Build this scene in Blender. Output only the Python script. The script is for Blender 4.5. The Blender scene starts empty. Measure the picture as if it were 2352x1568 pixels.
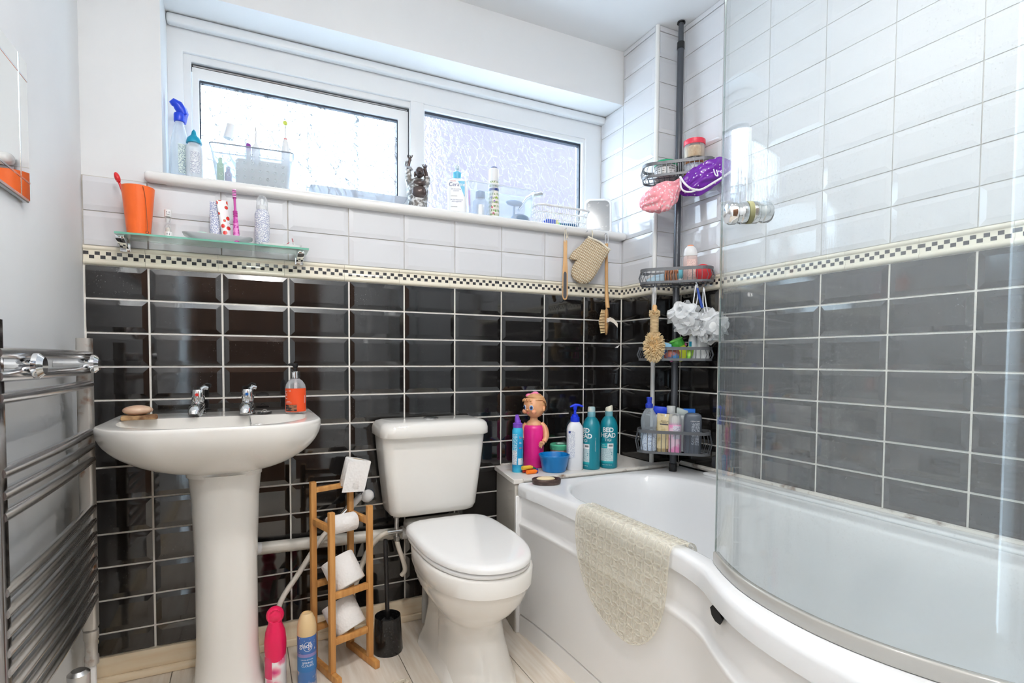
import bpy, bmesh, math, random
from math import sin, cos, pi, sqrt, radians, atan2
from mathutils import Vector, Matrix, noise

S = bpy.context.scene
COL = S.collection
random.seed(7)

# ------------------------------------------------------------------ camera
cam_d = bpy.data.cameras.new('camera'); cam = bpy.data.objects.new('camera', cam_d); COL.objects.link(cam)
cam_d.sensor_width = 36.0; cam_d.sensor_fit = 'HORIZONTAL'
cam_d.lens = 1223.62 * 36 / 2352
cam_d.shift_x = 28.91 / 2352; cam_d.shift_y = 86.02 / 2352
cam_d.clip_start = 0.02
_y, _p, _r = 0.4427, -0.0357, 0.0043
_f = Vector((sin(_y)*cos(_p), cos(_y)*cos(_p), sin(_p))); _rt = Vector((cos(_y), -sin(_y), 0)); _u = _rt.cross(_f)
_rt, _u = _rt*cos(_r) + _u*sin(_r), -_rt*sin(_r) + _u*cos(_r)
cam.matrix_world = Matrix(((_rt.x, _u.x, -_f.x, 0.4384), (_rt.y, _u.y, -_f.y, -1.9791), (_rt.z, _u.z, -_f.z, 0.9999), (0, 0, 0, 1)))
S.camera = cam

# ------------------------------------------------------------------ sky, lamps, exposure
world = bpy.data.worlds.new('overcast_sky'); S.world = world; world.use_nodes = True
bg = world.node_tree.nodes['Background']; bg.inputs[0].default_value = (0.66, 0.84, 1.0, 1); bg.inputs[1].default_value = 11.0
S.view_settings.view_transform = 'Standard'; S.view_settings.look = 'None'
S.view_settings.exposure = 0.17; S.view_settings.gamma = 1.0; S.view_settings.use_curve_mapping = False
S.cycles.use_denoising = True
S.cycles.max_bounces = 8; S.cycles.diffuse_bounces = 4; S.cycles.glossy_bounces = 3; S.cycles.transparent_max_bounces = 16; S.cycles.transmission_bounces = 4
S.cycles.use_adaptive_sampling = True; S.cycles.adaptive_threshold = 0.1; S.cycles.adaptive_min_samples = 16
S.cycles.sample_clamp_indirect = 10.0; S.cycles.caustics_reflective = False; S.cycles.caustics_refractive = False
portal_d = bpy.data.lights.new('window_daylight', 'AREA'); portal_d.shape = 'RECTANGLE'; portal_d.size = 1.75; portal_d.size_y = 0.5
portal_d.cycles.is_portal = True
portal = bpy.data.objects.new('window_daylight', portal_d); COL.objects.link(portal)
portal.location = (1.1, 0.26, 1.83); portal.rotation_euler = (radians(-90), 0, 0)
DOWNLIGHTS = [(0.50, -1.40, 6), (1.15, -1.30, 8)]
for _x, _yy, _w in DOWNLIGHTS:
    ld = bpy.data.lights.new('ceiling_downlight_lamp', 'AREA'); ld.shape = 'DISK'; ld.size = 0.075; ld.energy = _w; ld.spread = radians(170)
    ld.color = (1.0, 0.965, 0.93)
    lo = bpy.data.objects.new('ceiling_downlight_lamp', ld); COL.objects.link(lo); lo.location = (_x, _yy, 2.374)

# ------------------------------------------------------------------ materials
def nodes_of(name):
    m = bpy.data.materials.new(name); m.use_nodes = True
    nt = m.node_tree; nt.nodes.clear(); out = nt.nodes.new('ShaderNodeOutputMaterial')
    return m, nt, out
def N(nt, kind, **kw):
    n = nt.nodes.new(kind)
    for k, v in kw.items():
        if k.startswith('i_'):
            key = k[2:]
            key = int(key) if key.isdigit() else key.replace('_', ' ')
            n.inputs[key].default_value = v
        else: setattr(n, k, v)
    return n
def c4(c): return (c[0], c[1], c[2], 1)
def srgb(r, g, b):
    f = lambda v: (v/255/12.92) if v/255 <= 0.04045 else ((v/255+0.055)/1.055)**2.4
    return (f(r), f(g), f(b))
def principled(nt, col, rough=.4, metal=0, ior=1.5, coat=0, trans=0, sss=0):
    b = N(nt, 'ShaderNodeBsdfPrincipled')
    b.inputs['Base Color'].default_value = c4(col); b.inputs['Roughness'].default_value = rough
    b.inputs['Metallic'].default_value = metal; b.inputs['IOR'].default_value = ior
    b.inputs['Coat Weight'].default_value = coat; b.inputs['Coat Roughness'].default_value = .05
    b.inputs['Transmission Weight'].default_value = trans
    if sss: b.inputs['Subsurface Weight'].default_value = sss; b.inputs['Subsurface Scale'].default_value = .01
    return b
def pm(name, col, rough=.4, metal=0, ior=1.5, coat=0, trans=0, sss=0, bump=None, var=None, stretch=None):
    """plain surface; var=(colour2, scale, lo, hi) adds mottling, bump=(scale, strength)"""
    m, nt, out = nodes_of(name)
    b = principled(nt, col, rough, metal, ior, coat, trans, sss)
    if var or bump: tc = N(nt, 'ShaderNodeTexCoord')
    src = None
    if (var or bump) and stretch:
        mp = N(nt, 'ShaderNodeMapping'); mp.inputs['Scale'].default_value = stretch; nt.links.new(tc.outputs['Object'], mp.inputs[0]); src = mp.outputs[0]
    elif var or bump: src = tc.outputs['Object']
    if var:
        c2, sc, lo, hi = var
        no = N(nt, 'ShaderNodeTexNoise'); no.inputs['Scale'].default_value = sc; no.inputs['Detail'].default_value = 5; nt.links.new(src, no.inputs[0])
        mr = N(nt, 'ShaderNodeMapRange'); mr.inputs[1].default_value = lo; mr.inputs[2].default_value = hi; nt.links.new(no.outputs[0], mr.inputs[0])
        mx = N(nt, 'ShaderNodeMix', data_type='RGBA'); mx.inputs['A'].default_value = c4(col); mx.inputs['B'].default_value = c4(c2)
        nt.links.new(mr.outputs[0], mx.inputs[0]); nt.links.new(mx.outputs['Result'], b.inputs['Base Color'])
    if bump:
        no = N(nt, 'ShaderNodeTexNoise'); no.inputs['Scale'].default_value = bump[0]; no.inputs['Detail'].default_value = 4; nt.links.new(src, no.inputs[0])
        bp = N(nt, 'ShaderNodeBump'); bp.inputs['Strength'].default_value = bump[1]; bp.inputs['Distance'].default_value = .004
        nt.links.new(no.outputs[0], bp.inputs['Height']); nt.links.new(bp.outputs[0], b.inputs['Normal'])
    nt.links.new(b.outputs[0], out.inputs[0])
    return m
def clear(name, tint=(1, 1, 1), fac=.2, col=(.9, .93, .95), rough=.05):
    """clear or milky plastic / glass: see-through with a glossy, slightly milky skin"""
    m, nt, out = nodes_of(name)
    t = N(nt, 'ShaderNodeBsdfTransparent'); t.inputs[0].default_value = c4(tint)
    b = principled(nt, col, rough)
    lw = N(nt, 'ShaderNodeLayerWeight'); lw.inputs[0].default_value = .35
    mr = N(nt, 'ShaderNodeMapRange'); mr.inputs[3].default_value = fac; mr.inputs[4].default_value = min(1, fac + .55)
    nt.links.new(lw.outputs['Facing'], mr.inputs[0])
    mx = N(nt, 'ShaderNodeMixShader'); nt.links.new(mr.outputs[0], mx.inputs[0]); nt.links.new(t.outputs[0], mx.inputs[1]); nt.links.new(b.outputs[0], mx.inputs[2])
    nt.links.new(mx.outputs[0], out.inputs[0])
    return m
def flat_print(name, base, ink, rows=40.0, fill=.5, rough=.45, axis=2):
    """paper label with lines of small print: ragged rows of ink on a base colour"""
    m, nt, out = nodes_of(name)
    b = principled(nt, base, rough)
    tc = N(nt, 'ShaderNodeTexCoord'); sp = N(nt, 'ShaderNodeSeparateXYZ'); nt.links.new(tc.outputs['Object'], sp.inputs[0])
    mu = N(nt, 'ShaderNodeMath', operation='MULTIPLY'); mu.inputs[1].default_value = rows; nt.links.new(sp.outputs[axis], mu.inputs[0])
    fr = N(nt, 'ShaderNodeMath', operation='FRACT'); nt.links.new(mu.outputs[0], fr.inputs[0])
    lt = N(nt, 'ShaderNodeMath', operation='LESS_THAN'); lt.inputs[1].default_value = fill; nt.links.new(fr.outputs[0], lt.inputs[0])
    mp = N(nt, 'ShaderNodeMapping'); mp.inputs['Scale'].default_value = (420, 420, rows); nt.links.new(tc.outputs['Object'], mp.inputs[0])
    no = N(nt, 'ShaderNodeTexNoise'); no.inputs['Scale'].default_value = 1; no.inputs['Detail'].default_value = 0; nt.links.new(mp.outputs[0], no.inputs[0])
    gt = N(nt, 'ShaderNodeMath', operation='GREATER_THAN'); gt.inputs[1].default_value = .47; nt.links.new(no.outputs[0], gt.inputs[0])
    an = N(nt, 'ShaderNodeMath', operation='MULTIPLY'); nt.links.new(lt.outputs[0], an.inputs[0]); nt.links.new(gt.outputs[0], an.inputs[1])
    mx = N(nt, 'ShaderNodeMix', data_type='RGBA'); mx.inputs['A'].default_value = c4(base); mx.inputs['B'].default_value = c4(ink)
    nt.links.new(an.outputs[0], mx.inputs[0]); nt.links.new(mx.outputs['Result'], b.inputs['Base Color']); nt.links.new(b.outputs[0], out.inputs[0])
    return m

# ------------------------------------------------------------------ mesh helpers
class G:
    def __init__(s): s.v = []; s.f = []
    def add(s, vs, fs):
        o = len(s.v); s.v += [tuple(p) for p in vs]; s.f += [tuple(i+o for i in f) for f in fs]; return s
    def box(s, x0, x1, y0, y1, z0, z1):
        return s.add([(x0,y0,z0),(x1,y0,z0),(x1,y1,z0),(x0,y1,z0),(x0,y0,z1),(x1,y0,z1),(x1,y1,z1),(x0,y1,z1)],
                     [(0,3,2,1),(4,5,6,7),(0,1,5,4),(1,2,6,5),(2,3,7,6),(3,0,4,7)])
    def loft(s, rings, cap0=True, cap1=True, closed=True):
        n = len(rings[0]); vs = [p for r in rings for p in r]; fs = []
        for i in range(len(rings)-1):
            for j in range(n if closed else n-1):
                k = (j+1) % n; fs.append((i*n+j, i*n+k, (i+1)*n+k, (i+1)*n+j))
        if cap0: fs.append(tuple(range(n-1, -1, -1)))
        if cap1: fs.append(tuple((len(rings)-1)*n+j for j in range(n)))
        return s.add(vs, fs)
    def lathe(s, prof, n=24, c=(0, 0, 0), sx=1, sy=1, sq=0):
        """profile [(r, z)] bottom to top; sq>0 squares the section"""
        rings = []
        for r, z in prof:
            ring = []
            for j in range(n):
                a = 2*pi*j/n; ca, sa = cos(a), sin(a)
                q = 1.0 if not sq else 1/((abs(ca)**sq + abs(sa)**sq)**(1/sq))
                ring.append((c[0]+r*ca*sx*q, c[1]+r*sa*sy*q, c[2]+z))
            rings.append(ring)
        return s.loft(rings, prof[0][0] > 1e-6, prof[-1][0] > 1e-6)
    def tube(s, pts, r, n=8, closed=False, flat=1.0):
        pts = [Vector(p) for p in pts]; m = len(pts); rings = []
        rr = r if isinstance(r, (list, tuple)) else [r]*m
        t0 = (pts[1]-pts[0]).normalized(); up = Vector((0, 0, 1)) if abs(t0.z) < .9 else Vector((1, 0, 0))
        nx = t0.cross(up).normalized()
        for i in range(m):
            if closed: t = (pts[(i+1) % m]-pts[i-1]).normalized()
            else: t = (pts[min(i+1, m-1)]-pts[max(i-1, 0)]).normalized()
            nx = (nx - t*nx.dot(t)).normalized(); ny = t.cross(nx)
            rings.append([tuple(pts[i] + nx*cos(2*pi*j/n)*rr[i] + ny*sin(2*pi*j/n)*rr[i]*flat) for j in range(n)])
        if closed:
            o = len(s.v); s.v += [p for q in rings for p in q]
            for i in range(m):
                k = (i+1) % m
                for j in range(n): s.f.append((o+i*n+j, o+i*n+(j+1) % n, o+k*n+(j+1) % n, o+k*n+j))
            return s
        return s.loft(rings)
    def prism(s, poly, z0, z1):
        return s.loft([[(x, y, z0) for x, y in poly], [(x, y, z1) for x, y in poly]])
    def sph(s, c, r, nu=20, nv=12, fn=None):
        r = r if isinstance(r, (tuple, list)) else (r, r, r); vs = []; fs = []
        vs.append((c[0], c[1], c[2]-r[2]))
        for i in range(1, nv):
            a = -pi/2 + pi*i/nv
            for j in range(nu):
                b = 2*pi*j/nu; vs.append((c[0]+r[0]*cos(a)*cos(b), c[1]+r[1]*cos(a)*sin(b), c[2]+r[2]*sin(a)))
        vs.append((c[0], c[1], c[2]+r[2])); L = len(vs)-1
        for j in range(nu):
            k = (j+1) % nu; fs.append((0, 1+k, 1+j)); fs.append((L, L-nu+j, L-nu+k))
            for i in range(nv-2): fs.append((1+i*nu+j, 1+i*nu+k, 1+(i+1)*nu+k, 1+(i+1)*nu+j))
        if fn: vs = [fn(Vector(p)) for p in vs]
        return s.add(vs, fs)
    def xf(s, M): s.v = [tuple(M @ Vector(p)) for p in s.v]; return s
    def map(s, fn): s.v = [tuple(fn(p)) for p in s.v]; return s
def mesh_of(g, name, bevel=None, sharp=38):
    me = bpy.data.meshes.new(name); me.from_pydata(g.v, [], g.f)
    bm = bmesh.new(); bm.from_mesh(me)
    bmesh.ops.recalc_face_normals(bm, faces=bm.faces)
    if bevel:
        es = [e for e in bm.edges if len(e.link_faces) == 2 and e.calc_face_angle(0) > radians(40)]
        bmesh.ops.bevel(bm, geom=es, offset=bevel[0], segments=bevel[1], affect='EDGES', profile=.5)
    bm.to_mesh(me); bm.free()
    if sharp is not None:
        me.shade_smooth(); me.set_sharp_from_angle(angle=radians(sharp))
    return me
def part(g, name, mat, parent=None, loc=None, rot=None, bevel=None, sharp=38, label=None):
    me = g if isinstance(g, bpy.types.Mesh) else mesh_of(g, name, bevel, sharp)
    o = bpy.data.objects.new(name, me); COL.objects.link(o)
    if mat is not None and not me.materials:
        for m in (mat if isinstance(mat, (list, tuple)) else [mat]): me.materials.append(m)
    if parent: o.parent = parent
    if loc: o.location = loc
    if rot: o.rotation_euler = rot
    if label: o['label'] = label
    return o
def tag(o, label, cat, group=None):
    o['label'] = label; o['category'] = cat
    if group: o['group'] = group
    return o
def struct(o, label=None):
    o['kind'] = 'structure'
    if label: o['label'] = label
    return o
def thing(name, label, cat, loc=(0, 0, 0), rz=0, group=None, rot=None):
    o = bpy.data.objects.new(name, None); COL.objects.link(o); o.empty_display_size = .05
    o.location = loc; o.rotation_euler = rot if rot else (0, 0, rz)
    return tag(o, label, cat, group)
def copy_tree(o, parent=None):
    c = o.copy(); COL.objects.link(c)
    if parent: c.parent = parent
    for ch in list(o.children): copy_tree(ch, c)
    return c
def text(s, size, mat, parent, fn, name='lettering', space=1.0, bold=0.0):
    cu = bpy.data.curves.new('t', 'FONT'); cu.body = s; cu.size = size; cu.align_x = 'CENTER'; cu.align_y = 'CENTER'; cu.resolution_u = 3; cu.space_character = space; cu.offset = bold
    to = bpy.data.objects.new('t', cu); COL.objects.link(to)
    dg = bpy.context.evaluated_depsgraph_get(); me = bpy.data.meshes.new_from_object(to.evaluated_get(dg))
    bpy.data.objects.remove(to); bpy.data.curves.remove(cu)
    me.name = name
    for v in me.vertices: v.co = fn(v.co.x, v.co.y)
    me.materials.clear(); me.materials.append(mat)
    o = bpy.data.objects.new(name, me); COL.objects.link(o); o.parent = parent
    return o
def around(R, z, e=.0006, t0=0.0, sy=1.0):       # wraps flat print round an upright cylinder, front at -y
    return lambda x, y: Vector(((R+e)*sin(t0 + x/R), -(R+e)*sy*cos(t0 + x/R), z + y))
def patch(R, t0, t1, z0, z1, e=.0004, n=14, sy=1.0, R1=None):
    g = G(); r0 = []; r1 = []
    for i in range(n+1):
        t = t0 + (t1-t0)*i/n; Ra = R+e; Rb = (R1 or R)+e
        r0.append((Ra*sin(t), -Ra*sy*cos(t), z0)); r1.append((Rb*sin(t), -Rb*sy*cos(t), z1))
    return g.loft([r0, r1], False, False, False)
def cr(pts, n=8, closed=False):                   # Catmull-Rom through points
    P = [Vector(p) for p in pts]; m = len(P); out = []
    for i in range(m if closed else m-1):
        a = P[(i-1) % m] if closed or i > 0 else P[0]; b = P[i]; c = P[(i+1) % m]; d = P[(i+2) % m] if closed or i+2 < m else P[-1]
        for k in range(n):
            t = k/n; out.append(.5*((2*b) + (c-a)*t + (2*a-5*b+4*c-d)*t*t + (3*b-a-3*c+d)*t**3))
    if not closed: out.append(P[-1])
    return [tuple(p) for p in out]
def rrect(x0, x1, y0, y1, r, n=6):                # rounded rectangle, r one radius or (bl, br, tr, tl)
    rr = r if isinstance(r, (tuple, list)) else (r,)*4; out = []
    for (cx, cy, a0, q) in ((x0+rr[0], y0+rr[0], pi, rr[0]), (x1-rr[1], y0+rr[1], 1.5*pi, rr[1]), (x1-rr[2], y1-rr[2], 0, rr[2]), (x0+rr[3], y1-rr[3], .5*pi, rr[3])):
        for i in range(n+1): out.append((cx+q*cos(a0+pi/2*i/n), cy+q*sin(a0+pi/2*i/n)))
    return out
def ring(poly, z): return [(x, y, z) for x, y in poly]
# ------------------------------------------------------------------ shared materials
XR, XS, YS = 2.108, 1.995, -0.215        # right wall, boxed corner face, its return
CEIL, RIM = 2.39, 0.555
paint = pm('wall_paint', srgb(238, 240, 241), .55, bump=(60, .05), var=(srgb(231, 233, 235), 2.0, .4, .75))
ceil_paint = pm('ceiling_paint', srgb(240, 242, 243), .7)
gloss_paint = pm('gloss_white_paint', srgb(240, 240, 238), .25, bump=(12, .06))
upvc = pm('white_window_plastic', srgb(236, 239, 241), .3)
grout_m = pm('pale_grout', srgb(246, 243, 236), .8, var=(srgb(226, 212, 188), 4.0, .55, .85))
grout_w = pm('white_wall_grout', srgb(205, 202, 196), .85, var=(srgb(150, 142, 132), 9.0, .5, .75))
tile_w = pm('white_glazed_tile', srgb(222, 224, 228), .08, ior=1.55, bump=(9, .035))
ceramic = pm('white_ceramic', srgb(240, 238, 233), .07, ior=1.55)
acrylic = pm('white_acrylic', srgb(238, 240, 242), .12, ior=1.5)
white_pl = pm('white_plastic', srgb(240, 240, 240), .35)
chrome = pm('chrome', (.82, .83, .84), .06, 1.0)
steel = pm('brushed_steel', (.62, .63, .64), .28, 1.0)
black_pl = pm('black_plastic', (.012, .012, .013), .25)
rubber_dk = pm('dark_rubber', (.03, .04, .06), .5)
red_pl = pm('red_plastic', srgb(226, 40, 45), .35)
silver_print = pm('white_print', srgb(245, 245, 245), .4)
dark_print = pm('dark_print', srgb(40, 45, 60), .5)
navy_print = pm('navy_print', srgb(35, 60, 130), .45)

def black_tile_mat():
    m, nt, out = nodes_of('black_glazed_tile')
    b = principled(nt, (.011, .010, .010), .06, ior=1.75)
    tc = N(nt, 'ShaderNodeTexCoord'); gp = N(nt, 'ShaderNodeNewGeometry')
    # fine splashes and dust specks on the glaze
    vo = N(nt, 'ShaderNodeTexVoronoi'); vo.inputs['Scale'].default_value = 150; nt.links.new(gp.outputs['Position'], vo.inputs[0])
    lt = N(nt, 'ShaderNodeMath', operation='LESS_THAN'); lt.inputs[1].default_value = .11; nt.links.new(vo.outputs['Distance'], lt.inputs[0])
    no = N(nt, 'ShaderNodeTexNoise'); no.inputs['Scale'].default_value = 7; no.inputs['Detail'].default_value = 6; nt.links.new(gp.outputs['Position'], no.inputs[0])
    mr = N(nt, 'ShaderNodeMapRange'); mr.inputs[1].default_value = .52; mr.inputs[2].default_value = .72; nt.links.new(no.outputs[0], mr.inputs[0])
    mu = N(nt, 'ShaderNodeMath', operation='MULTIPLY'); nt.links.new(lt.outputs[0], mu.inputs[0]); nt.links.new(mr.outputs[0], mu.inputs[1])
    mx = N(nt, 'ShaderNodeMix', data_type='RGBA'); mx.inputs['A'].default_value = (.011, .010, .010, 1); mx.inputs['B'].default_value = (.30, .30, .30, 1)
    nt.links.new(mu.outputs[0], mx.inputs[0]); nt.links.new(mx.outputs['Result'], b.inputs['Base Color'])
    mr2 = N(nt, 'ShaderNodeMapRange'); mr2.inputs[1].default_value = .3; mr2.inputs[2].default_value = .8; mr2.inputs[3].default_value = .03; mr2.inputs[4].default_value = .13; nt.links.new(no.outputs[0], mr2.inputs[0])
    nt.links.new(mr2.outputs[0], b.inputs['Roughness'])
    n2 = N(nt, 'ShaderNodeTexNoise'); n2.inputs['Scale'].default_value = 9; nt.links.new(gp.outputs['Position'], n2.inputs[0])
    bp = N(nt, 'ShaderNodeBump'); bp.inputs['Strength'].default_value = .035; bp.inputs['Distance'].default_value = .004; nt.links.new(n2.outputs[0], bp.inputs['Height']); nt.links.new(bp.outputs[0], b.inputs['Normal'])
    nt.links.new(b.outputs[0], out.inputs[0]); return m
tile_b = black_tile_mat()

def checker_mat():
    """cream border tile printed with two rows of dark squares"""
    m, nt, out = nodes_of('cream_border_tile')
    b = principled(nt, srgb(238, 232, 214), .15, ior=1.5)
    tc = N(nt, 'ShaderNodeTexCoord'); sp = N(nt, 'ShaderNodeSeparateXYZ'); nt.links.new(tc.outputs['Object'], sp.inputs[0])
    def M_(op, a, bv):
        n = N(nt, 'ShaderNodeMath', operation=op); nt.links.new(a, n.inputs[0])
        if hasattr(bv, 'links'): nt.links.new(bv, n.inputs[1])
        else: n.inputs[1].default_value = bv
        return n.outputs[0]
    zz = M_('SUBTRACT', sp.outputs[2], .018); row = M_('FLOOR', M_('DIVIDE', zz, .0113), 0); colm = M_('FLOOR', M_('DIVIDE', sp.outputs[0], .0139), 0)
    par = M_('MODULO', M_('ADD', M_('ADD', row, colm), 100), 2)
    fx = M_('FRACT', M_('DIVIDE', sp.outputs[0], .0139), 0); fz = M_('FRACT', M_('DIVIDE', zz, .0113), 0)
    band = M_('MULTIPLY', M_('GREATER_THAN', zz, 0.0), M_('LESS_THAN', zz, .0226))
    gap = M_('MULTIPLY', M_('LESS_THAN', fx, .93), M_('LESS_THAN', fz, .92))
    mask = M_('MULTIPLY', M_('MULTIPLY', band, gap), par)
    mx = N(nt, 'ShaderNodeMix', data_type='RGBA'); mx.inputs['A'].default_value = c4(srgb(238, 232, 214)); mx.inputs['B'].default_value = (.035, .035, .04, 1)
    nt.links.new(mask, mx.inputs[0]); nt.links.new(mx.outputs['Result'], b.inputs['Base Color']); nt.links.new(b.outputs[0], out.inputs[0]); return m
border_m = checker_mat()

def floor_mat():
    m, nt, out = nodes_of('pale_limed_vinyl_board')
    b = principled(nt, srgb(228, 216, 200), .38)
    oi = N(nt, 'ShaderNodeObjectInfo'); tc = N(nt, 'ShaderNodeTexCoord'); mp = N(nt, 'ShaderNodeMapping'); mp.inputs['Scale'].default_value = (30, 2.2, 1)
    nt.links.new(tc.outputs['Object'], mp.inputs[0]); no = N(nt, 'ShaderNodeTexNoise'); no.inputs['Scale'].default_value = 2; no.inputs['Detail'].default_value = 6; nt.links.new(mp.outputs[0], no.inputs[0])
    r = N(nt, 'ShaderNodeValToRGB'); r.color_ramp.elements[0].position = .3; r.color_ramp.elements[0].color = c4(srgb(222, 208, 190)); r.color_ramp.elements[1].position = .65; r.color_ramp.elements[1].color = c4(srgb(240, 232, 220))
    nt.links.new(no.outputs[0], r.inputs[0]); nt.links.new(r.outputs[0], b.inputs['Base Color']); nt.links.new(b.outputs[0], out.inputs[0]); return m

# ------------------------------------------------------------------ room shell
def grid_wall(xs, zs, holes, y0, y1):
    """slab in x-z with rectangular holes, welded; holes are (i, j) cells"""
    g = G(); idx = {}
    def V(i, j, k):
        if (i, j, k) not in idx: idx[(i, j, k)] = len(g.v); g.v.append((xs[i], y0 if k == 0 else y1, zs[j]))
        return idx[(i, j, k)]
    nx, nz = len(xs)-1, len(zs)-1; solid = lambda i, j: 0 <= i < nx and 0 <= j < nz and (i, j) not in holes
    for i in range(nx):
        for j in range(nz):
            if not solid(i, j): continue
            g.f.append((V(i,j,0), V(i+1,j,0), V(i+1,j+1,0), V(i,j+1,0))); g.f.append((V(i,j,1), V(i,j+1,1), V(i+1,j+1,1), V(i+1,j,1)))
            for (a, b_, e) in (((i-1, j), 0, ((i,j),(i,j+1))), ((i+1, j), 0, ((i+1,j),(i+1,j+1))), ((i, j-1), 0, ((i,j),(i+1,j))), ((i, j+1), 0, ((i,j+1),(i+1,j+1)))):
                if not solid(*a): p, q = e; g.f.append((V(*p,0), V(*q,0), V(*q,1), V(*p,1)))
    return g
wall_back = struct(part(grid_wall([-.12, .207, 1.998, 2.25], [0, 1.548, 2.155, 2.45], {(1, 1)}, .003, .30), 'wall_back', paint, sharp=None), 'white plastered window wall, tiled black and white below the sill')
wall_left = struct(part(G().box(-.12, 0, -2.5, .003, 0, 2.45), 'wall_left', paint, sharp=None), 'plain white painted side wall behind the towel rail')
wall_right = struct(part(G().box(XR+.003, 2.3, -2.5, YS, 0, 2.45), 'wall_right', paint, sharp=None), 'tiled wall along the bath, white tiles above black')
wall_corner = struct(part(G().box(XS+.003, 2.3, YS+.003, .30, 0, 2.45), 'wall_corner', paint, sharp=None), 'boxed-out tiled corner beside the window')
wall_tap = struct(part(G().box(1.27, XR, -2.12, -1.985, 0, 2.45), 'wall_tap_end', paint, sharp=None), 'white wall at the far end of the bath')
wall_rear = struct(part(grid_wall([-.12, .10, .92, 2.3], [0, 2.02, 2.45], {(1, 0)}, -2.72, -2.6), 'wall_rear', paint, sharp=None), 'white wall with the doorway')
ceiling = struct(part(G().box(-.12, 2.3, -2.72, .30, CEIL, CEIL+.06), 'ceiling', ceil_paint, sharp=None), 'smooth white ceiling')
floor = struct(part(G().box(-.12, 2.3, -2.72, .30, -.06, -.003), 'floor', pm('floor_screed', (.25, .22, .18), .9), sharp=None), 'pale limed wood-effect boards')
fm = floor_mat()
fx = [0, .212, .554, .892, 1.232, 1.36]
for i in range(len(fx)-1):
    part(G().box(fx[i]+.001, fx[i+1]-.001, -1.28 if i % 2 else -1.0, 0, -.003, 0), 'board', fm, floor, bevel=(.0008, 1))
    part(G().box(fx[i]+.001, fx[i+1]-.001, -2.59, (-1.282 if i % 2 else -1.002), -.003, 0), 'board', fm, floor, bevel=(.0008, 1))
wood_door = pm('brown_door_wood', srgb(120, 84, 58), .45, var=(srgb(92, 62, 42), 6, .3, .7), stretch=(6, 6, .6))
door = struct(part(G().box(.10, .92, -2.66, -2.62, 0, 2.02), 'door_1', wood_door, bevel=(.004, 1)), 'brown wooden door behind the camera')
for (x0, x1, z0, z1) in ((.2, .47, .2, .9), (.55, .82, .2, .9), (.2, .47, 1.05, 1.85), (.55, .82, 1.05, 1.85)):
    part(G().box(x0, x1, -2.62, -2.612, z0, z1), 'panel', wood_door, door, bevel=(.006, 1))
hd = part(G().tube([(.83, -2.62, 1.0), (.83, -2.57, 1.0), (.74, -2.57, 1.0)], .009), 'handle', chrome, door)
for i, (x0, x1, z0, z1) in enumerate(((.04, .10, 0, 2.08), (.92, .98, 0, 2.08), (.04, .98, 2.02, 2.08))):
    struct(part(G().box(x0, x1, -2.6, -2.585, z0, z1), 'trim_%d' % (i+4), wood_door, bevel=(.004, 1)), 'brown door architrave')

# ------------------------------------------------------------------ wall tiles (each one its own piece, mesh shared by size)
BV, TH = .0155, .0050
_tc = {}
def tile_mesh(w, h, fl):
    """bevelled tile in local x (0..w), z (0..h), facing -y; fl = bevel flags (left, right, bottom, top)"""
    key = (round(w, 4), round(h, 4), fl)
    if key in _tc: return _tc[key]
    l, r, b, t = fl; o = [(0, 0), (w, 0), (w, h), (0, h)]
    i = [(BV if l else 0, BV if b else 0), (w-(BV if r else 0), BV if b else 0), (w-(BV if r else 0), h-(BV if t else 0)), (BV if l else 0, h-(BV if t else 0))]
    v = [(x, 0, z) for x, z in o] + [(x, -.0025, z) for x, z in o] + [(x, -TH, z) for x, z in i]
    f = [(0, 1, 5, 4), (1, 2, 6, 5), (2, 3, 7, 6), (3, 0, 4, 7), (4, 5, 9, 8), (5, 6, 10, 9), (6, 7, 11, 10), (7, 4, 8, 11), (8, 9, 10, 11)]
    me = bpy.data.meshes.new('tile'); me.from_pydata(v, [], f); me.update(); _tc[key] = me; return me
_mt = {}
def put_tile(parent, mat, org, dirx, a, b, z0, z1, fl=(1, 1, 1, 1), gr=.006):
    """tile on a wall: org = wall origin, dirx = unit vector along the wall, a..b along it, z0..z1 up, with half joints taken off"""
    base = tile_mesh(b-a-gr, z1-z0-gr, fl); key = (base.name, mat.name)
    if key not in _mt: me = base.copy(); me.materials.append(mat); _mt[key] = me
    o = bpy.data.objects.new('tile', _mt[key]); COL.objects.link(o); o.parent = parent
    d = Vector((dirx[0], dirx[1], 0)); p = Vector((org[0], org[1], 0)) + d*(a+gr/2)
    o.location = (p.x, p.y, z0+gr/2); o.rotation_euler = (0, 0, atan2(dirx[1], dirx[0]))
    return o
PX, PZ, ZB0 = .203, .1029, 1.18
ZBT, ZW0 = 1.281, 1.338
black_rows = [(ZB0 - k*PZ, ZBT if k == 0 else ZB0 - (k-1)*PZ) for k in range(11)]
white_rows = [(ZW0 + k*PZ, min(ZW0 + (k+1)*PZ, CEIL)) for k in range(11)]
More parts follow.
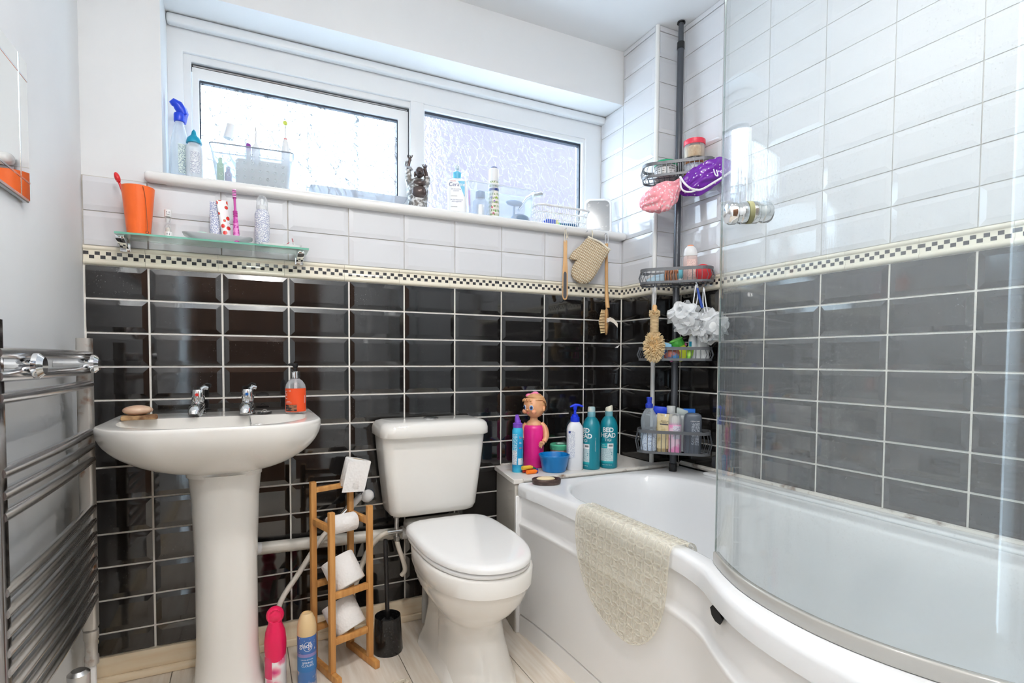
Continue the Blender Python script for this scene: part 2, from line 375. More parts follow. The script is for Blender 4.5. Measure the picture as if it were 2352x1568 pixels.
# grout beds
part(G().box(0, XS+.003, 0, .003, .075, 1.338), 'grout_bed', grout_m, wall_back, sharp=None)
part(G().box(0, XS+.003, .0003, .003, 1.338, 1.545), 'grout_bed', grout_w, wall_back, sharp=None)
part(G().box(XR, XR+.003, -1.985, YS, .5, 1.31), 'grout_bed', grout_m, wall_right, sharp=None)
part(G().box(XR, XR+.003, -1.985, YS, 1.31, CEIL), 'grout_bed', grout_w, wall_right, sharp=None)
part(G().box(XS, XS+.003, YS, 0, .5, 1.31), 'grout_bed', grout_m, wall_corner, sharp=None)
part(G().box(XS, XS+.003, YS, .165, 1.31, CEIL), 'grout_bed', grout_w, wall_corner, sharp=None)
part(G().box(XS, XR, YS, YS+.003, .5, 1.31), 'grout_bed', grout_m, wall_corner, sharp=None)
part(G().box(XS, XR, YS, YS+.003, 1.31, CEIL), 'grout_bed', grout_w, wall_corner, sharp=None)
bx = [0.003, .165] + [.165 + PX*j for j in range(1, 10)]; bx[-1] = XS-.003
for j in range(len(bx)-1):
    fl = (0 if j == 0 else 1, 1)
    for z0, z1 in black_rows: put_tile(wall_back, tile_b, (0, 0), (1, 0), bx[j], bx[j+1], z0, z1, fl + (1, 1))
    put_tile(wall_back, tile_b, (0, 0), (1, 0), bx[j], bx[j+1], .081, black_rows[-1][0], fl + (0, 1))
    for z0, z1 in white_rows[:2]: put_tile(wall_back, tile_w, (0, 0), (1, 0), bx[j], bx[j+1], z0, z1, fl + (1, 1), .003)
ry = [0, .041] + [.041 + PX*j for j in range(1, 9)]            # along the right wall, from the boxed corner towards the tap end
for j in range(len(ry)-1):
    fl = (0, 0) if j == 0 else (1, 1)
    for z0, z1 in black_rows[:7] + [(.50, black_rows[6][0])]: put_tile(wall_right, tile_b, (XR, YS), (0, -1), ry[j], ry[j+1], z0, z1, fl + (1 if z0 > .51 else 0, 1))
    for z0, z1 in white_rows: put_tile(wall_right, tile_w, (XR, YS), (0, -1), ry[j], ry[j+1], z0, z1, fl + (1, 1 if z1-z0 > .05 else 0) if z1-z0 > .05 else (0, 0, 0, 0), .003)
for z0, z1 in black_rows[:7]:
    put_tile(wall_corner, tile_b, (XS, 0), (0, -1), .004, .206, z0, z1); put_tile(wall_corner, tile_b, (XS, YS), (1, 0), .009, XR-XS-.002, z0, z1, (0, 0, 1, 1))
for z0, z1 in white_rows:
    fl = (1, 1, 1, 1) if z1-z0 > .05 else (0, 0, 0, 0)
    put_tile(wall_corner, tile_w, (XS, 0), (0, -1), .0, .206, z0, z1, fl, .003); put_tile(wall_corner, tile_w, (XS, YS), (1, 0), .009, XR-XS-.002, z0, z1, (0, 0) + fl[2:], .003)
    if z0 > 1.5 and z0 < 2.15: put_tile(wall_corner, tile_w, (XS, .165), (0, -1), .002, .165, max(z0, 1.576), min(z1, 2.153), (0, 1, 1, 1), .003)
# white quarter-round strip on the outer corner
struct(part(G().tube([(XS+.002, YS+.002, .55), (XS+.002, YS+.002, CEIL)], .0095, 12), 'trim_corner', gloss_paint), 'white rounded strip on the outside corner of the boxing')
# checkered border tiles
def border_mesh(L):
    prof = [(0, 0), (-.004, 0), (-.0085, .003), (-.0105, .0075), (-.0085, .0125), (-.005, .0155), (-.005, .043), (-.0085, .0455), (-.0105, .050), (-.0085, .0545), (-.004, .057), (0, .057)]
    g = G().loft([[(0, y, z) for y, z in prof], [(L, y, z) for y, z in prof]]); me = mesh_of(g, 'border_tile', sharp=50); me.materials.append(border_m); return me
bmc = {}
def border_run(parent, org, dirx, cuts):
    for a, b in zip(cuts[:-1], cuts[1:]):
        L = round(b-a-.0008, 4)
        if L not in bmc: bmc[L] = border_mesh(L)
        o = bpy.data.objects.new('border_tile', bmc[L]); COL.objects.link(o); o.parent = parent
        o.location = (org[0]+dirx[0]*a, org[1]+dirx[1]*a, 1.2805); o.rotation_euler = (0, 0, atan2(dirx[1], dirx[0]))
border_run(wall_back, (0, 0), (1, 0), [.002, .158] + [.158+.2*i for i in range(1, 10)] + [XS])
border_run(wall_corner, (XS, 0), (0, -1), [.004, .2, -YS]); border_run(wall_corner, (XS, YS), (1, 0), [0, XR-XS])
border_run(wall_right, (XR, YS), (0, -1), [.004, .13] + [.13+.2*i for i in range(1, 9)])
# skirting
skirt = pm('cream_painted_wood', srgb(252, 236, 208), .45, var=(srgb(238, 210, 170), 7, .5, .8), stretch=(.6, 1, 6))
struct(part(G().box(0.002, 1.33, -.014, .001, 0, .081), 'baseboard_back', skirt, bevel=(.002, 2)), 'cream skirting board under the black tiles')
struct(part(G().box(0.002, 1.33, -.030, -.0142, 0, .024), 'trim_1', skirt, bevel=(.006, 2)), 'cream beading along the foot of the skirting')
struct(part(G().box(.0005, .014, -2.5, -.032, 0, .081), 'baseboard_left', skirt, bevel=(.002, 2)), 'cream skirting board below the towel rail')

# ------------------------------------------------------------------ window
sill_poly = [(.161, -.038), (XS-.001, -.038), (XS-.001, .163), (.209, .163), (.209, .0015), (.161, .0015)]
struct(part(G().prism(sill_poly, 1.542, 1.574), 'trim_sill', gloss_paint, bevel=(.013, 4)), 'rounded white painted window sill board')
win = bpy.data.objects.new('window_1', None); COL.objects.link(win); struct(win, 'long white window with patterned obscure glass')
def frame_ring(o, i, y0, y1):
    R_ = lambda q, y: [(q[0], y, q[2]), (q[1], y, q[2]), (q[1], y, q[3]), (q[0], y, q[3])]
    return G().loft([R_(o, y0), R_(i, y0), R_(i, y1), R_(o, y1), R_(o, y0)], False, False)
part(frame_ring((.207, XS, 1.572, 2.155), (.253, 1.902, 1.605, 2.049), .165, .24), 'frame', upvc, win, bevel=(.004, 2))
part(G().box(.208, XS-.001, .132, .164, 2.122, 2.154), 'head_strip', upvc, win, bevel=(.008, 3))
part(G().box(1.052, 1.108, .166, .24, 1.604, 2.051), 'mullion', upvc, win, bevel=(.004, 2))
part(frame_ring((.2525, 1.0525, 1.604, 2.0495), (.276, 1.049, 1.606, 2.027), .178, .24), 'frame_lip', upvc, win, bevel=(.003, 1))
sash = part(frame_ring((.278, 1.047, 1.60, 2.014), (.298, 1.007, 1.622, 1.977), .19, .235), 'sash', upvc, win, bevel=(.004, 2))
part(frame_ring((.297, 1.008, 1.621, 1.978), (.302, 1.003, 1.626, 1.970), .200, .216), 'gasket', rubber_dk, sash)
part(G().box(.2765, 1.0485, .205, .228, 2.0145, 2.0268), 'dark_gap_strip', pm('gap_shade', (.02, .02, .025), .6), win)  # dark strip painted in for the shade of the gap above the sash
part(G().tube([(.280, .196, 2.0205), (1.045, .196, 2.0205)], .0035, 8), 'stay_rail', steel, win)
part(G().box(1.0475, 1.0515, .185, .235, 1.605, 2.049), 'dark_gap_strip', rubber_dk, win)
bead = part(frame_ring((1.1085, 1.9015, 1.606, 2.049), (1.113, 1.889, 1.620, 2.030), .172, .235), 'glazing_bead', upvc, win, bevel=(.003, 1))
part(frame_ring((1.113, 1.889, 1.620, 2.030), (1.117, 1.882, 1.626, 2.020), .190, .212), 'gasket', rubber_dk, bead)

def pane_mat(name, width, glass_col, line_col, amount):
    """figured obscure glass: leaf-like ridges scatter the daylight, the flats stay half see-through"""
    m, nt, out = nodes_of(name)
    gp = N(nt, 'ShaderNodeNewGeometry'); mp = N(nt, 'ShaderNodeMapping'); mp.inputs['Rotation'].default_value = (0, .6, 0); nt.links.new(gp.outputs['Position'], mp.inputs[0])
    wn = N(nt, 'ShaderNodeTexNoise'); wn.inputs['Scale'].default_value = 9; wn.inputs['Detail'].default_value = 2; nt.links.new(mp.outputs[0], wn.inputs[0])
    ad = N(nt, 'ShaderNodeVectorMath', operation='MULTIPLY_ADD'); ad.inputs[1].default_value = (.09, .09, .09); nt.links.new(wn.outputs['Color'], ad.inputs[0]); nt.links.new(mp.outputs[0], ad.inputs[2])
    sc = N(nt, 'ShaderNodeMapping'); sc.inputs['Scale'].default_value = (46, 6, 21); nt.links.new(ad.outputs[0], sc.inputs[0])
    vo = N(nt, 'ShaderNodeTexVoronoi', feature='DISTANCE_TO_EDGE'); vo.inputs['Scale'].default_value = 1; nt.links.new(sc.outputs[0], vo.inputs[0])
    fi = N(nt, 'ShaderNodeTexNoise'); fi.inputs['Scale'].default_value = 55; fi.inputs['Detail'].default_value = 3; fi.inputs['Distortion'].default_value = 1.5; nt.links.new(gp.outputs['Position'], fi.inputs[0])
    ln = N(nt, 'ShaderNodeMapRange'); ln.inputs[1].default_value = .0; ln.inputs[2].default_value = width; ln.inputs[3].default_value = 1; ln.inputs[4].default_value = 0; nt.links.new(vo.outputs['Distance'], ln.inputs[0])
    fm_ = N(nt, 'ShaderNodeMapRange'); fm_.inputs[1].default_value = .38; fm_.inputs[2].default_value = .52; nt.links.new(fi.outputs[0], fm_.inputs[0])
    lm = N(nt, 'ShaderNodeMath', operation='MULTIPLY'); nt.links.new(ln.outputs[0], lm.inputs[0]); nt.links.new(fm_.outputs[0], lm.inputs[1])
    bp = N(nt, 'ShaderNodeBump'); bp.inputs['Strength'].default_value = .8; bp.inputs['Distance'].default_value = .004
    hs = N(nt, 'ShaderNodeMath', operation='ADD'); nt.links.new(vo.outputs['Distance'], hs.inputs[0]); nt.links.new(fi.outputs[0], hs.inputs[1]); nt.links.new(hs.outputs[0], bp.inputs['Height'])
    tr = N(nt, 'ShaderNodeBsdfTransparent'); tr.inputs[0].default_value = c4(glass_col)
    tl = N(nt, 'ShaderNodeBsdfTranslucent'); tl.inputs[0].default_value = c4(line_col); nt.links.new(bp.outputs[0], tl.inputs[1])
    rf = N(nt, 'ShaderNodeBsdfRefraction'); rf.inputs[0].default_value = c4(glass_col); rf.inputs['Roughness'].default_value = .22; rf.inputs['IOR'].default_value = 1.25; nt.links.new(bp.outputs[0], rf.inputs['Normal'])
    gl = N(nt, 'ShaderNodeBsdfGlossy'); gl.inputs[1].default_value = .12; nt.links.new(bp.outputs[0], gl.inputs['Normal'])
    m1 = N(nt, 'ShaderNodeMixShader'); m1.inputs[0].default_value = amount; nt.links.new(tr.outputs[0], m1.inputs[1]); nt.links.new(rf.outputs[0], m1.inputs[2])
    m2 = N(nt, 'ShaderNodeMixShader'); nt.links.new(lm.outputs[0], m2.inputs[0]); nt.links.new(m1.outputs[0], m2.inputs[1]); nt.links.new(tl.outputs[0], m2.inputs[2])
    m3 = N(nt, 'ShaderNodeMixShader'); m3.inputs[0].default_value = .05; nt.links.new(m2.outputs[0], m3.inputs[1]); nt.links.new(gl.outputs[0], m3.inputs[2])
    nt.links.new(m3.outputs[0], out.inputs[0]); return m
pane_l = part(G().add([(.300, .207, 1.624), (1.005, .207, 1.624), (1.005, .207, 1.974), (.300, .207, 1.974)], [(0, 1, 2, 3)]), 'pane', pane_mat('figured_glass_bright', .14, (.80, .81, .82), (.045, .043, .042), .2), sash, sharp=None)
pane_r = part(G().add([(1.115, .203, 1.622), (1.886, .203, 1.622), (1.886, .203, 2.026), (1.115, .203, 2.026)], [(0, 1, 2, 3)]), 'pane', pane_mat('figured_glass_lilac', .07, (.88, .87, .88), (.19, .18, .18), .2), bead, sharp=None)
# what stands outside: a neighbour's rendered wall and bare trees
tag(part(G().box(2.42, 9.0, 5.5, 5.8, -1.5, 5.4), 'neighbouring_house_wall', pm('lilac_render', srgb(88, 80, 87), .9, var=(srgb(83, 75, 83), 3, .4, .7)), sharp=None), 'pale lilac rendered house wall outside the window', 'building')
bark = pm('grey_bark', srgb(120, 130, 145), .9)
for i, (tx, ty) in enumerate(((.45, 7.0), (1.25, 6.0), (1.75, 5.2))):
    tr = thing('bare_tree', ('slender bare tree outside, behind the toothbrush basket' if i == 0 else 'bare tree outside, in the middle of the opening window' if i == 1 else 'bare tree outside, close to the window mullion'), 'tree', (tx, ty, -1.5), 0, 'bare trees outside the window')
    part(G().tube([(0, 0, 0), (.02, 0, 2), (-.03, 0, 4), (.05, 0, 6.5)], [.09, .075, .05, .015], 8), 'trunk', bark, tr)
    rnd = random.Random(i)
    for k in range(9):
        z = 2.2 + k*.42; a = rnd.uniform(0, 6.28); L = rnd.uniform(.5, 1.0)
        part(G().tube([(0, 0, z), (L*.5*cos(a), L*.5*sin(a), z+.35), (L*cos(a), L*sin(a), z+.9)], [.025, .016, .004], 5), 'branch', bark, tr)
struct(part(G().box(-8, 10, .6, 14, -1.6, -1.5), 'ground', pm('pale_bounce_ground', srgb(235, 235, 235), .9), sharp=None))  # unseen ground, made pale to bounce daylight up to the soffit
# downlights (real fittings round the lamps)
for x, y, _w in DOWNLIGHTS:
    lab = {0.50: 'chrome ceiling downlight over the basin side', 1.15: 'chrome ceiling downlight over the bath side'}[x]
    t = thing('ceiling_downlight', lab, 'light', (x, y, CEIL), 0, 'ceiling downlights')
    part(G().lathe([(.040, -.012), (.052, -.008), (.055, -.0005), (.040, -.0005), (.040, -.012)], 28), 'trim_ring', chrome, t)
    part(G().lathe([(.0395, -.010), (.0395, -.002)], 24), 'reflector', pm('lamp_face', (.9, .88, .82), .3), t)

def fill_globe_mat():
    m, nt, out = nodes_of('fill_globe_glow'); e = N(nt, 'ShaderNodeEmission'); e.inputs[0].default_value = (1, .965, .93, 1); e.inputs[1].default_value = 105; nt.links.new(e.outputs[0], out.inputs[0]); return m
t = thing('added_fill_globe', 'unseen fill globe added near the door to brighten the ceiling', 'light', (.55, -2.2, CEIL), 0)  # glowing globe added out of view to brighten the ceiling
part(G().lathe([(.055, -.022), (.062, -.018), (.062, -.0005)], 28), 'base_plate', chrome, t)
part(G().sph((0, 0, -.105), .085, 28, 18), 'globe', fill_globe_mat(), t)
# ------------------------------------------------------------------ pedestal basin
t = thing('pedestal_basin', 'white ceramic wash basin on a pedestal against the black tiles', 'basin')
def bowl_out(f, bow=.022):
    x0, x1 = .278 + (.083-.278)*f, .476 + (.637-.476)*f; y0, y1 = -.30 - .150*f, -.07 + .066*f
    r = .06 + .085*f; pl = rrect(x0, x1, y0, y1, (r, r, .012, .012), 9); xc, hw = (x0+x1)/2, (x1-x0)/2
    return [(x, y - bow*f*max(0, 1-((x-xc)/hw)**2)*min(1, max(0, (y1-y)/(y1-y0)))**2) for x, y in pl]
rings = [ring(bowl_out(0), .664), ring(bowl_out(.0), .676)]
for i in range(1, 13):
    q = i/12; rings.append(ring(bowl_out((1-(1-q)**2)**.72), .678 + .138*q))
o_ = bowl_out(1); cx0, cy0 = .36, -.23
ins = lambda k, dy=0: [(cx0+(x-cx0)*k, cy0+(y-cy0)*k+dy) for x, y in o_]
rings += [ring(ins(.997), .822), ring(ins(.988), .8255), ring(ins(.975), .8262)]
def bowl_in(f):
    pl = rrect(.118 + .16*(1-f), .602 - .16*(1-f), -.437 + .10*(1-f), -.152 - .04*(1-f), (.14*f+.06, .14*f+.06, .06, .06), 9); return pl
for q in range(0, 7):
    f = cos(q/6*pi/2*.93); rings.append(ring(bowl_in(f), .824 - .115*sin(q/6*pi/2)))
part(G().loft(rings), 'bowl', ceramic, t, sharp=50)
ped = []
for z, w, d in ((0, .100, .095), (.03, .098, .09), (.06, .088, .082), (.15, .083, .078), (.4, .083, .078), (.60, .090, .084), (.67, .097, .09)):
    pl = rrect(.378-w, .378+w, -.205-d*1.15, -.205+d*.9, (w*.85, w*.85, .02, .02), 8); ped.append(ring(pl, z))
part(G().loft(ped), 'pedestal', ceramic, t, sharp=50)
part(G().tube([(.445, -.152, .822), (.447, -.156, .80), (.450, -.16, .775)], .0018, 6), 'plug_chain', chrome, t)
part(G().lathe([(.016, 0), (.018, .004), (.010, .006), (.0, .007)], 20, (.47, -.175, .795)), 'overflow_ring', chrome, t)
rusty = pm('tarnished_brass', srgb(120, 100, 70), .4, .6)
for (x, y, dot, lab) in ((.302, -.100, pm('red_enamel', srgb(225, 45, 40), .3), 'chrome basin tap with a red dot'), (.440, -.112, pm('blue_enamel', srgb(20, 100, 180), .3), 'chrome basin tap with a blue dot')):
    k = thing('basin_tap', lab, 'tap', (x, y, .8255), radians(-8), 'basin taps')
    part(G().lathe([(.023, 0), (.023, .004), (.019, .008), (.0185, .03), (.016, .036), (.016, .042)], 24), 'body', chrome, k)
    part(G().tube([(0, .006, .022), (0, -.02, .026), (0, -.045, .022), (0, -.058, .012), (0, -.060, .006)], [.019, .0195, .018, .016, .014], 16), 'spout', chrome, k)
    part(G().lathe([(.0165, .042), (.018, .046), (.018, .074), (.016, .079), (.0, .081)], 24), 'head', chrome, k)
    part(G().tube([(.004, .008, .078), (.012, .018, .085), (.022, .022, .082)], [.007, .008, .006], 10), 'lever', chrome, k)
    part(G().lathe([(.0, -.0006), (.0048, -.0006), (.0048, .0006), (.0, .0006)], 16).xf(Matrix.Translation((0, -.0182, .064)) @ Matrix.Rotation(pi/2, 4, 'X')), 'dot', dot, k)

# ------------------------------------------------------------------ toilet
def egg(xc, hw, yb, yf, ym, nb=3.0, nf=2.25, n=44):
    out = []
    for i in range(n):
        a = 2*pi*i/n; c, s_ = cos(a), sin(a); e = nf if s_ < 0 else nb
        q = 1/((abs(c)**e + abs(s_)**e)**(1/e)); out.append((xc+hw*c*q, ym + ((ym-yf) if s_ < 0 else (yb-ym))*s_*q))
    return out
t = thing('toilet', 'white close-coupled toilet with the lid down, beside the bath', 'toilet')
rings = []
for z, xc, hw, yb, yf, ym in ((0, 1.095, .116, -.27, -.60, -.40), (.02, 1.095, .112, -.27, -.595, -.40), (.07, 1.093, .100, -.27, -.57, -.40), (.14, 1.090, .090, -.26, -.545, -.39), (.185, 1.087, .089, -.25, -.54, -.38),
                              (.21, 1.075, .095, -.24, -.56, -.40), (.25, 1.072, .122, -.23, -.615, -.42), (.29, 1.069, .143, -.21, -.655, -.44), (.325, 1.067, .153, -.20, -.675, -.45), (.345, 1.067, .157, -.195, -.683, -.455), (.348, 1.067, .161, -.195, -.69, -.46), (.395, 1.067, .163, -.19, -.694, -.46), (.402, 1.067, .158, -.195, -.688, -.46)):
    rings.append(ring(egg(xc, hw, yb, yf, ym), z))
part(G().loft(rings), 'pan', ceramic, t, sharp=60)
tr_ = []
for z, x0, x1, y0, y1 in ((0, .972, 1.17, -.50, -.15), (.02, .975, 1.17, -.50, -.15), (.06, .995, 1.165, -.46, -.155), (.14, 1.008, 1.15, -.42, -.16), (.26, 1.012, 1.145, -.38, -.14), (.345, .985, 1.16, -.36, -.12)):
    tr_.append(ring(rrect(x0, x1, y0, y1, .045, 5), z))
part(G().loft(tr_), 'trapway', ceramic, t, sharp=60)
part(G().box(.955, 1.18, -.235, -.05, .372, .41), 'mounting_shelf', ceramic, t, bevel=(.015, 3))
cis = []
for z, a, y0 in ((.440, .045, -.140), (.447, .036, -.150), (.465, .030, -.158), (.60, .014, -.166), (.70, .004, -.172), (.727, .002, -.173)):
    cis.append(ring(rrect(.857+a, 1.246-a, y0, -.012, (.035, .035, .02, .02), 6), z))
ci = part(G().loft(cis), 'cistern', ceramic, t, sharp=60)
ld = []
for z, a in ((.728, .004), (.731, .0), (.752, .0), (.768, .004), (.777, .013), (.782, .03)):
    pl = rrect(.849+a, 1.253-a, -.195+a, -.006-a*.5, (.045, .045, .02, .02), 8)
    ld.append(ring([(x, y - .014*max(0, 1-((x-1.051)/.21)**2) if y < -.1 else y) for x, y in pl], z))
lid_ = part(G().loft(ld), 'cistern_lid', ceramic, t, sharp=60)
fb = part(G().lathe([(.029, 0), (.029, .004), (.024, .007), (.0, .0075)], 28, (1.05, -.098, .781)), 'flush_button', chrome, lid_)
sr = [ring(egg(1.067, .157, -.20, -.690, -.42, 4.5, 2.3), .404), ring(egg(1.067, .160, -.2, -.694, -.42, 4.5, 2.3), .408), ring(egg(1.067, .160, -.2, -.694, -.42, 4.5, 2.3), .415), ring(egg(1.067, .156, -.204, -.688, -.42, 4.5, 2.3), .4185)]
part(G().loft(sr), 'seat', white_pl, t, sharp=60)
lr = []
for z, a in ((.4195, .006), (.422, .0), (.431, .0), (.437, .004), (.441, .012), (.4425, .022)):
    lr.append(ring(egg(1.067, .1615-a, -.19-a*.6, -.700+a, -.41, 5.0, 2.3), z))
sl = [ring(egg(1.067, .118, -.24, -.64, -.41, 4.5, 2.3), .4435)]
part(G().loft(lr + sl), 'lid', pm('toilet_lid_plastic', srgb(244, 244, 243), .09, ior=1.5), t, sharp=60)
for x in (.985, 1.15): part(G().tube([(x, -.205, .404), (x, -.205, .432)], .014, 14), 'hinge', white_pl, t)
part(G().lathe([(.006, 0), (.006, .006), (0, .007)], 12).xf(Matrix.Translation((1.003, -.385, .062)) @ Matrix.Rotation(-pi/2, 4, 'Y')), 'fixing_screw', pm('dark_screw', (.05, .04, .03), .5), t)

# water pipes behind
t = thing('waste_pipe', 'white plastic waste pipe running along the tiles behind the basin', 'pipe')
part(G().tube([(.47, -.033, .362), (.955, -.033, .350)], .021, 16), 'pipe', pm('yellowed_white_plastic', srgb(228, 224, 214), .35), t)
part(G().tube([(.395, -.12, .55), (.395, -.09, .42), (.42, -.045, .372), (.475, -.033, .362)], .021, 14), 'elbow', white_pl, t)
part(G().tube([(.955, -.033, .350), (.975, -.033, .349)], .025, 16), 'coupling', white_pl, t)
t = thing('stop_valve', 'tarnished chrome stop valve under the cistern corner', 'valve', (.925, -.085, .375))
part(G().tube([(0, 0, -.03), (0, 0, .065)], .008, 12), 'body', steel, t)
part(G().tube([(-.035, 0, 0), (.02, 0, 0)], .0095, 12), 'nut', steel, t)
part(G().lathe([(.012, -.034), (.012, -.018)], 6), 'union_nut', steel, t)
part(G().lathe([(.013, .05), (.013, .066)], 6), 'union_nut', steel, t)
grey_hose = pm('cream_hose', srgb(222, 214, 200), .4)
tag(part(G().tube(cr([(.893, -.085, .375), (.865, -.085, .365), (.83, -.075, .325), (.80, -.07, .26), (.772, -.065, .17), (.745, -.05, .10), (.70, -.04, .05)], 6), .0095, 10), 'supply_hose', grey_hose), 'cream supply hose curving from the stop valve behind the roll stand', 'hose')
tag(part(G().tube(cr([(.925, -.085, .34), (.932, -.09, .31), (.944, -.1, .27), (.950, -.105, .235), (.938, -.1, .215)], 6), .0085, 10), 'hose_end', grey_hose), 'short cream hose end drooping below the stop valve', 'hose')
tag(part(G().tube(cr([(1.040, -.06, .165), (1.040, -.06, .12), (1.040, -.055, .03), (1.040, -.055, .001)], 4), .012, 10), 'floor_pipe', grout_w), 'dusty white pipe rising from the floor behind the toilet', 'pipe')

# ------------------------------------------------------------------ bath
outer_l = [(1.325, -.272), (1.337, -.40), (1.344, -.56), (1.345, -.8), (1.345, -.98), (1.340, -1.06), (1.320, -1.14), (1.284, -1.208), (1.243, -1.30), (1.222, -1.40), (1.215, -1.52), (1.221, -1.66), (1.245, -1.80), (1.29, -1.93), (1.315, -1.982)]
ol = [(p[0], p[1]) for p in cr([(x, y, 0) for x, y in outer_l], 5)]
def resample(pl, n):
    d = [0]
    for a, b in zip(pl[:-1], pl[1:]): d.append(d[-1] + sqrt((a[0]-b[0])**2 + (a[1]-b[1])**2))
    out = []; j = 0
    for i in range(n):
        s_ = d[-1]*i/(n-1)
        while j < len(pl)-2 and d[j+1] < s_: j += 1
        f = (s_-d[j])/max(1e-9, d[j+1]-d[j]); out.append((pl[j][0]+(pl[j+1][0]-pl[j][0])*f, pl[j][1]+(pl[j+1][1]-pl[j][1])*f))
    return out
NL, NS, NR = 60, 16, 44
outer = resample(ol, NL)[:-1] + resample([(1.315, -1.982), (XR-.0065, -1.982)], NS)[:-1] + resample([(XR-.0065, -1.982), (XR-.0065, -.272)], NR)[:-1] + resample([(XR-.0065, -.272), (1.325, -.272)], NS)[:-1]
inner_l = [(1.62, -.325), (1.53, -.352), (1.455, -.415), (1.412, -.51), (1.399, -.62), (1.396, -.85), (1.395, -1.0), (1.387, -1.1), (1.362, -1.19), (1.335, -1.29), (1.32, -1.42), (1.318, -1.56), (1.33, -1.70), (1.37, -1.82), (1.44, -1.90), (1.55, -1.93)]
inner_r = [(1.55, -1.93), (1.80, -1.932), (1.90, -1.91), (1.945, -1.85), (1.952, -1.7)]
inner_rr = [(1.952, -1.7), (1.952, -1.2), (1.952, -.75), (1.940, -.55), (1.90, -.42), (1.83, -.345)]
inner_t = [(1.83, -.345), (1.76, -.322), (1.69, -.318), (1.62, -.325)]
S2 = lambda pl, n: resample([(p[0], p[1]) for p in cr([(x, y, 0) for x, y in pl], 6)], n)[:-1]
inner = S2(inner_l, NL) + S2(inner_r, NS) + S2(inner_rr, NR) + S2(inner_t, NS)
bc = (1.66, -1.12)
def offs(pl, d):          # push a closed outline outwards by d
    n = len(pl); out = []
    for i in range(n):
        a, b = Vector(pl[i-1]), Vector(pl[(i+1) % n]); tg = (b-a).normalized(); nm = Vector((tg.y, -tg.x))
        if (Vector(pl[i])-Vector(bc)).dot(nm) < 0: nm = -nm
        out.append((pl[i][0]+nm.x*d, pl[i][1]+nm.y*d))
    return out
shr = lambda k, kx=None: [(bc[0]+(x-bc[0])*(kx or k), bc[1]+(y-bc[1])*k) for x, y in inner]
rings = [ring(offs(outer, -.004), .505), ring(outer, .507), ring(outer, .540), ring(offs(outer, -.003), .549), ring(offs(outer, -.010), RIM-.001), ring(offs(outer, -.018), RIM), ring(offs(inner, .012), RIM), ring(offs(inner, .003), RIM-.003), ring(offs(inner, -.004), RIM-.012), ring(shr(.975, .96), .47), ring(shr(.95, .92), .36), ring(shr(.91, .86), .24), ring(shr(.86, .79), .165), ring(shr(.78, .66), .140), ring(shr(.4, .3), .135)]
t = thing('bathtub', 'white curved shower bath along the tiled wall', 'bathtub')
part(G().loft(rings, False, True), 'tub', acrylic, t, sharp=60)
# wall-side upstand
part(G().box(2.04, XR-.0070, -1.98, -.45, RIM-.002, RIM+.012), 'upstand', acrylic, t, bevel=(.008, 3))
edge = resample(ol, 70)
def off_open(pl, d):
    out = []
    for i in range(len(pl)):
        a, b = Vector(pl[max(0, i-1)]), Vector(pl[min(len(pl)-1, i+1)]); tg = (b-a).normalized(); nm = Vector((tg.y, -tg.x)); 
        if nm.x > 0: nm = -nm
        out.append((pl[i][0]+nm.x*d, pl[i][1]+nm.y*d))
    return out
pr_ = [(-.012, .506), (-.012, .430), (-.011, .416), (-.003, .408), (-.001, .402), (-.003, .394), (-.005, .388), (-.005, .30), (-.005, .15), (-.005, .0745), (-.012, .072), (-.012, .068), (-.006, .0655), (-.004, .0)]
g = G().loft([[(x, y, z) for x, y in off_open(edge, d)] for d, z in pr_] , False, False, False)
panel_m = pm('bath_panel_plastic', srgb(246, 246, 246), .3)
pn = part(g, 'front_panel', panel_m, t, sharp=60)
part(G().box(1.316, 1.36, -.2755, -.264, 0, .506), 'panel_end', panel_m, t, bevel=(.003, 1))
hole = [(-.030, 0), (-.012, .010), (.012, .010), (.030, .002), (.02, -.012), (-.004, -.016), (-.022, -.012)]
hx, hy, hz = 1.2865, -1.216, .494
part(G().loft([[(hx - u*.42 - .0065, hy + u*-.9 - .003, hz + w) for u, w in hole], [(hx - u*.42 + .004, hy + u*-.9 + .002, hz + w) for u, w in hole]]), 'panel_gap_patch', pm('panel_gap_shade', (.005, .005, .005), .9), t)  # black piece stands in for the shade inside the panel's hole
# boxed ledge between bath and window wall
ledge = thing('tiled_ledge', 'white boxed ledge behind the head of the bath', 'ledge')
old_white = pm('stained_white_paint', srgb(234, 230, 224), .45, var=(srgb(196, 176, 150), 14, .6, .85))
part(G().prism([(1.352, -.008), (XS-.0065, -.008), (XS-.0065, YS-.008), (2.10, YS-.008), (2.10, -.270), (1.308, -.270)], .548, .566), 'ledge_top', old_white, ledge, bevel=(.002, 1))
part(G().prism([(1.362, -.008), (1.372, -.008), (1.332, -.2635), (1.316, -.2635)], .0, .547), 'side_board', pm('grey_painted_board', srgb(200, 195, 186), .5), ledge, bevel=(.002, 1))
seal = pm('grubby_sealant', srgb(226, 222, 214), .5, var=(srgb(120, 95, 75), 22, .56, .7))
struct(part(G().tube([(1.345, -.271, .561), (1.6, -.272, .560), (2.02, -.272, .560)], .0075, 8), 'trim_2', seal), 'stained sealant bead between ledge and bath')
struct(part(G().tube([(2.098, -.28, .568), (2.098, -1.0, .568), (2.098, -1.98, .568)], .009, 8), 'trim_3', seal), 'sealant bead along the right-hand tiles')
part(G().tube([(1.38, -.0085, .568), (1.98, -.0085, .568)], .005, 8), 'sealant', seal, ledge)

